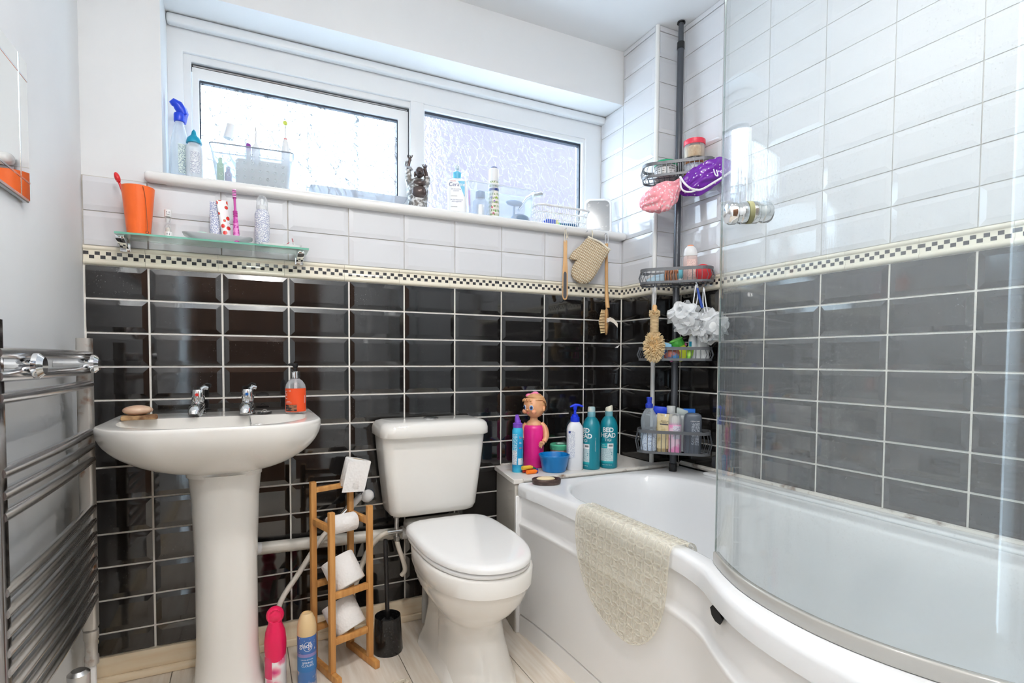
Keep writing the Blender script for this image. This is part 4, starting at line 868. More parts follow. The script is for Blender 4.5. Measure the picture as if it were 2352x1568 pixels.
# sand timer with smiling caps
t = thing('sand_timer', 'small sand timer with white smiley-faced caps on the glass shelf', 'timer', (.226, -.06, ZG), view_rz(.226, -.06))
for z0, z1, nm in ((0, .021, 'cap'), (.066, .087, 'cap')): 
    c_ = part(G().lathe([(.0095, z0), (.0102, z0+.002), (.0102, z1-.002), (.0095, z1)], 20), nm, white_pl, t)
    zm = (z0+z1)/2
    for s_ in (-1, 1): part(G().sph((s_*.003, -.0100, zm+.003), (.0011, .0006, .0016), 8, 6), 'printed_eye', dark_print, c_)
    part(G().tube([(.005*sin(a), -.0102*cos(a*.5), zm-.001-.0036*cos(a*1.3)) for a in [-.9, -.5, 0, .5, .9]], .0006, 5), 'printed_smile', dark_print, c_)
part(G().lathe([(.008, .021), (.008, .035), (.0015, .0435), (.008, .052), (.008, .066)], 18), 'glass_bulbs', clear('timer_glass', (.97, .98, .98), .2), t)
part(G().lathe([(.006, .0215), (.0058, .030), (0, .036)], 14), 'sand', pm('pale_sand', srgb(235, 228, 215), .9), t)
# white dish with tubes
t = thing('soap_tray', 'long white dish holding toothpaste on the glass shelf', 'dish', (.362, -.062, ZG), 0)
dr = lambda k, z: ring([(x, y) for x, y in rrect(-.098+k, .098-k, -.042+k*.6, .042-k*.6, .02, 5)], z)
part(G().loft([dr(.034, .0), dr(.036, .0015), dr(.002, .018), dr(.0, .0205), dr(.0055, .0205), dr(.036, .004)], True, True), 'dish', pm('white_dish', srgb(232, 234, 242), .25), t)
t = thing('soap_bar', 'small mint green soap on the white dish', 'soap', (.318, -.062, ZG+.0045), 0); part(G().sph((0, 0, .013), (.028, .016, .0135), 18, 10), 'bar', pm('mint_soap', srgb(200, 240, 220), .4, sss=.2), t)
def paste_tube(label, loc, h, w, mat, rot, cap):
    t = thing('toothpaste_tube', label, 'tube', loc, rot=rot); rs = []
    for q in range(7):
        f = q/6; rs.append([(w*(1+.12*f)*cos(a), (w*.75*(1-f)+.0012)*sin(a), .018+(h-.018)*f) for a in [2*pi*k/20 for k in range(20)]])
    part(G().loft(rs), 'body', mat, t); part(G().lathe([(w*.9, 0), (w, .002), (w, .016), (w*.8, .018)], 20), 'cap', cap, t); return t
t = paste_tube('white and blue toothpaste tube standing on its cap in the dish', (.352, -.058, ZG+.0045), .125, .0155, flat_print('blue_print_tube', srgb(235, 238, 245), srgb(70, 90, 165), 330, .55), (0, radians(2), 0), pm('blue_cap', srgb(40, 80, 190), .4))
part(G().tube([(.008, 0, .095), (.016, -.002, .118), (.020, -.002, .130)], [.012, .010, .006], 12, flat=.5), 'crumpled_end', white_pl, t)
def strawberry_mat():
    m, nt, out = nodes_of('strawberry_print'); b = principled(nt, srgb(245, 243, 246), .3); tc = N(nt, 'ShaderNodeTexCoord')
    vo = N(nt, 'ShaderNodeTexVoronoi'); vo.inputs['Scale'].default_value = 55; nt.links.new(tc.outputs['Object'], vo.inputs[0])
    r = N(nt, 'ShaderNodeValToRGB'); r.color_ramp.interpolation = 'CONSTANT'; e = r.color_ramp.elements; e[0].position = 0; e[0].color = c4(srgb(225, 45, 50)); e[1].position = .36; e[1].color = c4(srgb(246, 244, 247)); x = e.new(.33); x.color = c4(srgb(110, 170, 90))
    nt.links.new(vo.outputs[0], r.inputs[0]); nt.links.new(r.outputs[0], b.inputs['Base Color']); nt.links.new(b.outputs[0], out.inputs[0]); return m
t = paste_tube('crumpled white toothpaste tube with red strawberry print', (.388, -.066, ZG+.0045), .130, .0145, strawberry_mat(), (0, radians(-7), radians(15)), white_pl)
pk = pm('magenta_plastic', srgb(205, 75, 170), .3); pk2 = pm('giraffe_pink', srgb(238, 150, 215), .35, var=(srgb(200, 60, 165), 75, .50, .53))
t = thing('toothbrush', 'upright pink patterned toothbrush standing in the white dish', 'toothbrush', (.414, -.082, ZG+.0035), rot=(0, radians(-2), 0), group='toothbrushes by the basin')
part(G().tube([(0, 0, 0), (0, 0, .02), (0, 0, .06), (0, 0, .078)], [.0085, .0095, .0082, .006], 14), 'grip', pk2, t)
for k in range(4): part(G().lathe([(.0055, .079+k*.005), (.0072, .0815+k*.005), (.0055, .0835+k*.005)], 14), 'grip_ring', pk, t)
part(G().tube([(0, 0, .078), (0, 0, .112), (0, 0, .140)], [.005, .0035, .0036], 10), 'neck', pk, t); hd_ = part(G().box(-.0055, .0055, -.002, .003, .136, .166), 'head', pk, t, bevel=(.002, 2))
for k in range(5): part(G().box(-.005, .005, -.010, -.002, .140+k*.005, .143+k*.005), 'tuft', pk if k % 2 else pm('lilac_tuft', srgb(235, 190, 230), .7), hd_)
# foam can
t = bottle('foam_can', 'white pump can of mouth foam with blue small print on the shelf', 'bottle', (.489, -.060, ZG), [(.021, 0), (.0225, .003), (.0225, .104), (.019, .114), (.015, .120)], flat_print('can_print', srgb(240, 242, 246), srgb(95, 110, 165), 300, .5))
part(G().lathe([(.014, .120), (.014, .132), (.006, .136), (.006, .150), (.004, .155)], 20), 'pump', white_pl, t); part(G().lathe([(.0165, .118), (.0175, .122), (.0165, .150), (.011, .163), (0, .166)], 24), 'clear_cap', crystal, t)
t = thing('small_tray', 'narrow white tray at the right end of the glass shelf', 'tray', (.545, -.070, ZG), 0); part(G().loft([ring(rrect(-.058, .058, -.018, .018, .01, 4), 0), ring(rrect(-.062, .062, -.021, .021, .012, 4), .010), ring(rrect(-.059, .059, -.018, .018, .01, 4), .010), ring(rrect(-.056, .056, -.016, .016, .01, 4), .002)]), 'tray_body', white_pl, t)
for x, r_, lab in ((.560, 20, 'tiny interdental brush lying flat in the small tray'), (.585, -35, 'tiny interdental brush standing askew in the small tray')):
    k = thing('interdental_brush', lab, 'brush', (x, -.07, ZG+.012), rot=(radians(80 if r_ > 0 else 30), 0, radians(r_))); part(G().tube([(0, 0, -.006), (0, 0, .012)], .003, 8), 'handle', white_pl, k); part(G().tube([(0, 0, .012), (0, 0, .024)], .0015, 6), 'wire', pm('pink_wire', srgb(220, 110, 120), .5), k)

# ------------------------------------------------------------------ hung from nails under the sill
cord_m = pm('natural_cord', srgb(226, 216, 196), .85); beech = pm('light_beech', srgb(222, 178, 122), .5, var=(srgb(196, 148, 96), 8, .35, .7), stretch=(8, 8, .8))
for x, lab in ((1.662, 'nail in the sill edge holding the foot file'), (1.770, 'nail in the sill edge holding the bath mitt'), (1.868, 'nail in the sill edge holding the body brush')):
    n_ = tag(part(G().lathe([(.0012, 0), (.0012, .010), (.003, .011), (.003, .0125), (0, .013)], 10).xf(axm(Vector((0, -1, .25)), (x, -.0375, 1.553))), 'nail', steel), lab, 'nail', 'nails in the sill')
t = thing('foot_file', 'wooden foot file with a grey abrasive pad hanging from the sill', 'file', (1.660, -.047, 1.36), view_rz(1.66, -.05))
fo = [(-.008, .140), (-.006, .146), (.006, .146), (.008, .140), (.008, .075), (.0105, .03), (.0115, -.02), (.0115, -.09), (.008, -.102), (0, -.106), (-.008, -.102), (-.0115, -.09), (-.0115, -.02), (-.0105, .03), (-.008, .075)]
part(G().loft([[(x, -.004, z) for x, z in fo], [(x, .004, z) for x, z in fo]]), 'paddle', beech, t, bevel=(.0015, 1))
fp = [(x*.72, -.0 + z) for x, z in [(-.0085, .005), (-.004, .013), (.004, .013), (.0085, .005), (.0095, -.088), (.005, -.098), (-.005, -.098), (-.0095, -.088)]]
part(G().loft([[(x, -.0062, z) for x, z in fp], [(x, -.004, z) for x, z in fp]]), 'abrasive_pad', pm('grey_abrasive', srgb(88, 90, 96), .9, bump=(700, .5)), t)
part(G().tube(cr([(-.001, -.006, .137), (-.004, -.006, .150), (-.003, -.002, .175), (0, 0, .192), (.004, -.002, .175), (.004, -.006, .152), (.0, -.006, .140)], 4), .0014, 6), 'cord_loop', cord_m, t)
for k in range(5): part(G().tube([(.004, -.004, .153), (.009, -.006, .158+.002*k), (.013, -.008, .150+.006*k)], .0008, 5), 'cord_fringe', cord_m, t)
def weave_mat():
    m, nt, out = nodes_of('knitted_sisal'); b = principled(nt, srgb(228, 214, 186), .9); tc = N(nt, 'ShaderNodeTexCoord')
    hs = []
    for ax_, sc_ in (('X', 260), ('Z', 190)):
        w = N(nt, 'ShaderNodeTexWave', bands_direction=ax_); w.inputs['Scale'].default_value = sc_/ (2*pi) * 1.0; w.inputs['Distortion'].default_value = 1.2; w.inputs['Detail Scale'].default_value = 3; nt.links.new(tc.outputs['Object'], w.inputs[0]); hs.append(w)
    mu = N(nt, 'ShaderNodeMath', operation='MULTIPLY'); nt.links.new(hs[0].outputs['Fac'], mu.inputs[0]); nt.links.new(hs[1].outputs['Fac'], mu.inputs[1])
    r = N(nt, 'ShaderNodeValToRGB'); r.color_ramp.elements[0].color = c4(srgb(176, 150, 112)); r.color_ramp.elements[1].position = .4; r.color_ramp.elements[1].color = c4(srgb(240, 230, 208)); nt.links.new(mu.outputs[0], r.inputs[0]); nt.links.new(r.outputs[0], b.inputs['Base Color'])
    bp = N(nt, 'ShaderNodeBump'); bp.inputs['Strength'].default_value = .8; bp.inputs['Distance'].default_value = .003; nt.links.new(mu.outputs[0], bp.inputs['Height']); nt.links.new(bp.outputs[0], b.inputs['Normal']); nt.links.new(b.outputs[0], out.inputs[0]); return m
t = thing('bath_mitt', 'cream knitted sisal bath mitt with thumb hanging by a loop', 'mitt', (1.777, -.050, 1.43), rot=(0, radians(31), view_rz(1.777, -.05)*.8))
mo = cr([(-.052, .085, 0), (.0, .087, 0), (.052, .085, 0), (.056, .03, 0), (.058, -.04, 0), (.048, -.085, 0), (.012, -.104, 0), (-.028, -.094, 0), (-.046, -.06, 0), (-.048, -.022, 0), (-.056, -.020, 0), (-.066, -.036, 0), (-.079, -.030, 0), (-.078, -.002, 0), (-.064, .040, 0)], 5, closed=True)
mo = [(p[0], p[1]) for p in mo]
def mitt_side(sg, lv):
    out = []
    for k, (f, d) in enumerate(lv): out.append([(x*f + (-.004)*(1-f), sg*d, -.008*(1-f) + z*f) for x, z in mo])
    return out
lv = [(1, .002), (.97, .008), (.88, .0125), (.6, .0155), (.2, .0165)]
part(G().loft(mitt_side(1, lv)[::-1] + mitt_side(-1, lv)), 'mitt_body', weave_mat(), t, sharp=70)
part(G().tube([(x, -.003+.012*sin(a), .086) for x, a in []] or [(.054*cos(a), .013*sin(a), .086 + .002*sin(3*a)) for a in [2*pi*k/24 for k in range(24)]], .0042, 8, closed=True), 'cuff', pm('cream_cuff', srgb(240, 232, 214), .9), t)
part(G().tube(cr([(-.040, -.01, .088), (-.044, -.008, .105), (-.0565, .006, .120), (-.050, -.002, .108), (-.036, -.01, .088)], 4), .0016, 6), 'hanging_loop', cord_m, t)
t = thing('body_brush', 'long-handled wooden body brush hanging in front of the corner tiles', 'brush', (1.866, -.056, 1.40), view_rz(1.866, -.05))
part(G().tube(cr([(0, 0, .10), (0, 0, .04), (.001, 0, -.05), (.004, 0, -.13), (.008, 0, -.17)], 5), [.0065]*6+[.0075]*8+[.009]*7, 14), 'handle', beech, t)
part(G().lathe([(.003, -.004), (.0066, 0), (.0066, .012)], 12, (0, 0, .098)), 'handle_tip', beech, t)
hd_ = part(G().loft([[(.005 + .010*s_ + (.0065)*cos(a)*(1), .022*sin(a)*f, -.235 + z) for a in [2*pi*k/24 for k in range(24)]] for s_, f, z in []] or [[(.003 + .0085*cos(a)*f, .030*sin(a)*f, z) for a in [2*pi*k/24 for k in range(24)]] for z, f in ((-.172, .35), (-.180, .8), (-.200, 1), (-.250, 1), (-.278, .8), (-.288, .35))]), 'brush_back', beech, t)
gb = G(); rb_ = random.Random(3)
for i in range(16):
    for j in range(5):
        z = -.182 - i*.0063; y = -.020 + j*.010; L = .026 - .0012*abs(i-8); gb.tube([(-.004, y, z), (-.004-L, y*1.15, z + rb_.uniform(-.002, .002) + (8-i)*.0002)], [.0019, .0023], 5)
b_ = part(gb, 'bristles', pm('tampico_bristle', srgb(232, 206, 160), .9), t); b_['kind'] = 'stuff'
part(G().loft([[(x, y, z) for x, y, z in ((a, -.031, b-.009), (a, -.031, b+.009), (a+.001, -.0295, b+.009), (a+.001, -.0295, b-.009))] for a, b in ((.004, -.228), (.018, -.222), (.034, -.230), (.046, -.243), (.050, -.250))]), 'strap', pm('pale_leather', srgb(228, 218, 204), .6), t)
for z in (-.223, -.231): part(G().sph((.007, -.031, z), .002, 10, 6), 'rivet', chrome, t)
part(G().tube(cr([(0, -.003, .105), (-.006, -.002, .118), (-.004, .006, .150), (0, .012, .157), (.005, .006, .148), (.006, -.002, .118), (0, -.003, .105)], 4), .0015, 6), 'cord_loop', pm('white_cord', srgb(232, 234, 238), .8), t)

# ------------------------------------------------------------------ things on the basin
t = thing('soap_dish', 'rough wooden soap rest on the basin edge', 'dish', (.160, -.170, .8262), radians(8))
rg = pm('rough_driftwood', srgb(196, 160, 116), .8, var=(srgb(120, 84, 56), 30, .42, .62), bump=(60, .6)); part(G().box(-.044, .044, -.026, .026, 0, .012), 'slab', rg, t, bevel=(.004, 2))
t = thing('soap_bar', 'pinkish beige oval soap lying on the wooden rest', 'soap', (.156, -.170, .8384), radians(8)); part(G().sph((0, 0, .014), (.037, .024, .0142), 24, 12), 'bar', pm('pink_beige_soap', srgb(226, 194, 168), .35, sss=.15, var=(srgb(200, 160, 134), 25, .4, .7), stretch=(1, 1, 3)), t)
t = thing('sink_plug', 'small black and chrome plug lying by the cold tap', 'plug', (.488, -.125, .8262)); part(G().lathe([(.021, 0), (.022, .003), (.020, .006), (.008, .007)], 24), 'rubber', black_pl, t); part(G().tube([(.006*cos(a), .002, .0085+.004*sin(a)) for a in [k*pi/5 for k in range(10)]], .0011, 5, closed=True), 'ring', chrome, t)
t = bottle('soap_dispenser', 'clear soap dispenser with an orange-red label on the basin', 'bottle', (.580, -.140, .8262), [(.030, 0), (.032, .003), (.032, .078), (.029, .092), (.021, .104), (.013, .110), (.013, .112)], clear('dispenser_plastic', (.93, .95, .97), .22, (.8, .82, .86), .05))
part(G().lathe([(.030, .003), (.0305, .004), (.0305, .022), (0, .022)], 28), 'soap_liquid', pm('amber_liquid', srgb(225, 110, 50), .1), t)
lb_ = part(patch(.032, -1.25, 1.25, .006, .080, e=.0006, n=22), 'label', pm('orange_red_label', srgb(240, 84, 36), .4), t)
part(patch(.032, -1.1, .1, .008, .028, e=.0010), 'picture', pm('hills_picture', srgb(160, 110, 80), .5, var=(srgb(50, 40, 45), 60, .45, .55), stretch=(1, 1, 2.5)), lb_)
text('C', .016, silver_print, lb_, around(.032, .066, .0012, -1.02)); text('C', .016, silver_print, lb_, around(.032, .052, .0012, -1.02)); text('S2', .007, silver_print, lb_, around(.032, .072, .0012, -.55)); text('CHERRY\nHANDWASH', .0042, silver_print, lb_, around(.032, .036, .0012, -.75)); text('llllllllllllllllllllllll', .005, silver_print, lb_, lambda x, y: Vector(((.0332)*sin(.95+y/.032), -.0332*cos(.95+y/.032), .045 + x*1.0)))
part(G().lathe([(.0145, .112), (.0145, .132), (.012, .134)], 24), 'collar', chrome, t); part(G().tube([(0, 0, .03), (0, 0, .112)], .0055, 10), 'dip_tube', pm('pale_tube', srgb(236, 220, 215), .4), t)
pmp = part(G().lathe([(.005, .134), (.005, .146), (.008, .148), (.008, .158), (.006, .160)], 16), 'pump', black_pl, t); part(G().tube([(0, 0, .154), (-.012, .004, .157), (-.020, .008, .155)], [.006, .005, .0035], 8), 'spout', black_pl, pmp)
# ------------------------------------------------------------------ things on the ledge behind the bath
ZL = .5665
t = bottle('foam_soap_can', 'slim turquoise spray can with a purple nozzle cap on the ledge corner', 'bottle', (1.385, -.150, ZL), [(.0205, 0), (.0215, .003), (.0215, .160), (.019, .168), (.0185, .172)], pm('turquoise_can', srgb(20, 150, 205), .3, var=(srgb(60, 190, 230), 14, .45, .6)))
part(patch(.0215, -1.3, -.05, .045, .150), 'text_panel', flat_print('can_text', srgb(60, 175, 215), srgb(235, 245, 250), 260, .5), t); part(patch(.0215, -1.2, -.15, .03, .085, e=.0008), 'white_panel', smallprint, t)
for (z_, c_, s_) in ((.135, srgb(240, 120, 150), .013), (.115, srgb(235, 245, 255), .010), (.095, srgb(235, 110, 150), .010)): text({.135: 'So', .115: 'Bu', .095: 'bbl'}[z_], s_, pm('can_lettering', c_, .4), t, around(.0215, z_, .0008, .55))
part(patch(.0215, .1, 1.1, .03, .055, e=.0006), 'splash_print', pm('splash', srgb(225, 240, 248), .4, var=(srgb(120, 200, 90), 40, .5, .6)), t)
purple = pm('violet_plastic', srgb(125, 75, 195), .35)
cp = part(G().lathe([(.0185, .172), (.019, .174), (.019, .188), (.014, .191)], 24), 'cap', purple, t); part(G().tube([(0, 0, .190), (-.002, 0, .205), (-.003, 0, .222)], [.012, .010, .006], 12), 'nozzle', purple, cp); part(G().box(.004, .012, -.006, .006, .190, .201), 'push_tab', purple, cp, bevel=(.002, 1))

# doll-shaped bubble bath bottle
t = thing('doll_bottle', 'baby doll bubble bath bottle wrapped in a bright pink towel', 'doll', (1.490, -.090, ZL), view_rz(1.49, -.09))
hotpink = pm('hot_pink_plastic', srgb(240, 40, 150), .3, sss=.1); skin = pm('doll_skin', srgb(238, 178, 132), .38, sss=.15); hairm = pm('doll_hair', srgb(226, 172, 122), .4)
bp_ = []
for z, hx_, hy_ in ((0, .039, .033), (.004, .042, .036), (.06, .041, .036), (.11, .041, .036), (.14, .042, .035), (.158, .041, .033), (.168, .038, .030), (.171, .034, .026)):
    bp_.append([(hx_*cos(a)*(1+.012*sin(6*a)), hy_*sin(a)*(1+.012*sin(6*a)), z) for a in [2*pi*k/36 for k in range(36)]])
part(G().loft(bp_), 'towel_body', hotpink, t, sharp=60)
part(G().loft([[(hx_*cos(a), hy_*sin(a), z) for a in [2*pi*k/24 for k in range(24)]] for z, hx_, hy_ in ((.163, .034, .027), (.175, .033, .026), (.185, .026, .021), (.192, .016, .015), (.205, .014, .014))]), 'torso', skin, t, sharp=70)
hdz, ht = .249, radians(-38)
HM = Matrix.Translation((.002, -.004, hdz)) @ Matrix.Rotation(ht, 4, 'Z')
def face(p):
    q = Vector(p)
    if q.z < -.01 and q.y < 0: q.y *= .96
    if q.z < -.012: q.x *= 1.05
    return q
head = part(G().sph((0, 0, 0), (.043, .046, .049), 32, 22, fn=face).xf(HM), 'head', skin, t, sharp=70)
def hair(p):
    q = Vector(p); n_ = noise.noise(q*70)*.0016; l = q.length
    return q*(1 + (.0016 + n_)/l)
gh = G().sph((0, .0015, .001), (.0455, .0475, .0505), 40, 26, fn=hair)
keep = [i for i, p in enumerate(gh.v)]
gh.f = [f for f in gh.f if all((gh.v[i][2] > (.020 + (.012 if gh.v[i][1] < -.03 else 0) - max(0, gh.v[i][1])*1.2)) for i in f)]
part(gh.xf(HM), 'hair', hairm, head, sharp=None)
for k in range(4): part(G().tube([tuple(HM @ Vector((-.020+.010*k, -.043+.003*abs(k-1.5), .030))), tuple(HM @ Vector((-.026+.013*k, -.046+.003*abs(k-1.5), .022))), tuple(HM @ Vector((-.030+.012*k, -.0445+.004*abs(k-1.5), .0155)))], [.003, .004, .001], 8), 'fringe_curl', hairm, head)
eyew = pm('doll_eye_white', srgb(240, 240, 245), .2); iris = pm('doll_iris', srgb(75, 120, 190), .2); pupil = pm('doll_pupil', (.01, .01, .02), .15)
for s_ in (-1, 1):
    ex = s_*.0165; ez = -.005; ey = -sqrt(max(0, 1-(ex/.043)**2-(ez/.049)**2))*.046*.985
    nd = Vector((ex/.043**2, ey/.046**2, ez/.049**2)).normalized()
    for r_, rz_, d, m_, nm in ((.0085, 1.25, .0000, eyew, 'eye_white'), (.0068, 1.25, .0014, iris, 'iris'), (.0036, 1.3, .0024, pupil, 'pupil')):
        q = G().lathe([(1, -.001), (1, .0006), (.6, .0014), (0, .0017)], 18); q.v = [(x*r_, y*r_*rz_, z) for x, y, z in q.v]
        M_ = nd.to_track_quat('Z', 'Y').to_matrix().to_4x4(); part(q.xf(HM @ Matrix.Translation(Vector((ex, ey, ez)) + nd*d) @ M_), nm, m_, head)
    part(G().sph(tuple(HM @ (Vector((ex-.002, ey, ez+.004)) + nd*.0038)), .0013, 8, 6), 'eye_glint', eyew, head)
    part(G().tube([tuple(HM @ Vector((ex-.006, ey-.0005, ez+.0165))), tuple(HM @ Vector((ex, ey-.001, ez+.0185))), tuple(HM @ Vector((ex+.006, ey+.0005, ez+.0165)))], [.0004, .001, .0004], 6), 'eyebrow', pm('brow_brown', srgb(180, 120, 80), .5), head)
    part(G().sph(tuple(HM @ Vector((s_*.044, .004, -.010))), (.006, .008, .0105), 14, 10), 'ear', skin, head)
    part(G().sph(tuple(HM @ Vector((s_*.023, -.033, -.022))), (.011, .009, .010), 14, 10), 'cheek', pm('doll_cheek', srgb(242, 168, 130), .4), head)
part(G().sph(tuple(HM @ Vector((0, -.047, -.014))), (.0042, .0045, .0038), 14, 10), 'nose', skin, head)
lip = pm('doll_lips', srgb(226, 110, 105), .3)
part(G().tube([tuple(HM @ Vector((x, y, z))) for x, y, z in ((-.0065, -.0415, -.0255), (-.003, -.0435, -.0245), (0, -.044, -.0252), (.003, -.0435, -.0245), (.0065, -.0415, -.0255))], [.0006, .0016, .0014, .0016, .0006], 8), 'upper_lip', lip, head)
part(G().tube([tuple(HM @ Vector((x, y, z))) for x, y, z in ((-.005, -.0415, -.0275), (0, -.0437, -.0288), (.005, -.0415, -.0275))], [.0006, .0021, .0006], 8), 'lower_lip', lip, head)
bow = pm('pink_bow', srgb(248, 130, 180), .4)
for x_, sx_ in ((-.016, -1), (.009, 1)): part(G().sph((x_ - .004, -.012, hdz+.049 - abs(sx_-1)*.004), (.014, .006, .009), 14, 8, fn=lambda p: p), 'bow_loop', bow, head)
part(G().sph((-.008, -.015, hdz+.048), .0055, 10, 8), 'bow_knot', bow, head)
am = part(G().tube(cr([(.030, .000, .176), (.042, -.006, .162), (.049, -.012, .140), (.048, -.022, .120), (.040, -.032, .106)], 4), [.011]*4 + [.0125]*4 + [.0125]*4 + [.0105]*4 + [.0085], 14), 'arm', skin, t)
part(G().sph((.035, -.037, .101), (.009, .007, .009), 14, 10), 'hand', skin, am)
for k, (dx, dz) in enumerate(((-.010, .001), (-.0105, -.005), (-.008, -.010), (-.003, -.013))): part(G().tube([(.033, -.039, .100), (.033+dx*.7, -.042, .100+dz*.8), (.033+dx*1.25, -.042, .099+dz*1.3)], [.0036, .0034, .0024], 8), 'finger', skin, am)
part(G().tube([(.035, -.041, .105), (.027, -.045, .107), (.023, -.046, .104)], [.0036, .0033, .0024], 8), 'thumb', skin, am)
al = part(G().tube(cr([(-.030, .002, .175), (-.041, .004, .158), (-.045, .004, .135), (-.042, -.004, .115)], 4), [.0105]*4+[.0115]*4+[.009]*5, 12), 'arm', skin, t)

# bath crayons
for i, (x, y, z, rz_, col, nm) in enumerate(((1.417, -.182, .008, -12, srgb(215, 50, 35), 'red'), (1.418, -.209, .008, 4, srgb(255, 130, 25), 'orange'), (1.436, -.165, .008, 10, srgb(40, 130, 90), 'green'), (1.405, -.1955, .0225, 2, srgb(235, 190, 60), 'yellow'), (1.449, -.189, .006, 60, srgb(40, 70, 190), 'blue'))):
    t = thing('bath_crayon', '%s bath crayon lying by the foot of the doll bottle' % nm, 'crayon', (x, y, ZL+z), rot=(0, radians(90), radians(rz_)), group='bath crayons on the ledge')
    m_ = pm('%s_crayon' % nm, col, .45); R_ = .008 if z != .006 else .006
    part(G().lathe([(R_*.95, -.024), (R_, -.022), (R_, .014), (R_*.85, .0145)], 16), 'stick', m_, t); part(G().lathe([(R_*.8, .0145), (R_*.55, .022), (0, .024)], 14), 'tip', m_, t)
t = thing('plastic_bowl', 'bright blue plastic bowl standing on the front of the ledge', 'bowl', (1.522, -.197, ZL), 0)
azure = pm('azure_plastic', srgb(0, 130, 205), .32)
part(G().lathe([(.042, 0), (.046, .004), (.057, .056), (.0605, .060), (.0605, .065), (.0580, .066), (.0560, .061), (.044, .007), (0, .005)], 40), 'shell', azure, t, sharp=50)
part(G().tube([(.0595*cos(a), .0595*sin(a), .0645) for a in [2*pi*k/40 for k in range(40)]], .0021, 6, closed=True), 'rim', azure, t)
t = bottle('cosmetic_tub', 'round tub with a mint green embossed lid against the tiles', 'tub', (1.634, -.062, ZL), [(.039, 0), (.041, .003), (.042, .057), (.040, .059)], pm('pale_pink_tub', srgb(226, 190, 180), .4))
mint = pm('mint_lid', srgb(95, 205, 165), .35); lt_ = part(G().lathe([(.0435, .058), (.0445, .060), (.0445, .077), (.042, .080), (.038, .0805), (.037, .079)], 36), 'lid', mint, t)
part(G().tube([(.020*cos(a)*(1+.25*cos(3*a)), .020*sin(a)*(1+.25*cos(3*a)), .081) for a in [2*pi*k/30 for k in range(30)]], .0028, 6, closed=True), 'embossing', pm('lid_emboss', srgb(120, 160, 150), .35), lt_); part(G().tube([(.011*cos(a), .011*sin(a)*.7, .081) for a in [2*pi*k/20 for k in range(20)]], .0028, 6, closed=True), 'embossing', pm('lid_emboss2', srgb(190, 225, 210), .35), lt_)
# white pump bottle
t = thing('pump_bottle', 'tall white pump bottle with a royal blue pump on the ledge', 'bottle', (1.612, -.205, ZL), view_rz(1.612, -.205) + radians(12))
wb = []
for z, hx_, hy_ in ((0, .030, .022), (.004, .032, .024), (.08, .032, .024), (.160, .032, .024), (.172, .029, .022), (.184, .022, .018), (.188, .018, .016), (.190, .0175, .0155)): wb.append(ring(rrect(-hx_, hx_, -hy_, hy_, min(hx_, hy_)*.8, 6), z))
part(G().loft(wb), 'body', pm('white_lotion_bottle', srgb(238, 240, 244), .3), t, sharp=60)
part(G().add([(-.030, -.0243, .05), (-.004, -.0243, .05), (-.004, -.0243, .155), (-.030, -.0243, .155)], [(0, 1, 2, 3)]), 'label_print', flat_print('faint_print', srgb(236, 239, 244), srgb(130, 140, 180), 300, .4), t, sharp=None)
part(G().add([(-.030, -.0246, .147), (-.022, -.0246, .147), (-.022, -.0246, .156), (-.030, -.0246, .156)], [(0, 1, 2, 3)]), 'brand_mark', navy_print, t, sharp=None)
cb = pm('cobalt_pump', srgb(25, 60, 225), .3)
pc = part(G().lathe([(.0175, .190), (.018, .192), (.018, .208), (.013, .211), (.012, .218), (.006, .220)], 24), 'collar', cb, t); part(G().lathe([(.0055, .220), (.005, .236), (.008, .240), (.009, .252)], 16), 'stem', cb, pc)
part(G().tube([(-.020, .0, .249), (-.010, 0, .253), (0, 0, .256), (.016, 0, .256), (.032, 0, .250)], [.003, .005, .0065, .005, .0035], 10), 'spout', cb, pc)
t = bottle('dark_bottle', 'small dark bottle hidden behind the white pump bottle', 'bottle', (1.668, -.095, ZL), [(.024, 0), (.025, .004), (.025, .15), (.020, .17), (.011, .182), (.011, .188)], pm('dark_glass', srgb(38, 52, 60), .12)); part(G().lathe([(.0125, .188), (.0125, .216), (.010, .218)], 18), 'cap', black_pl, t)
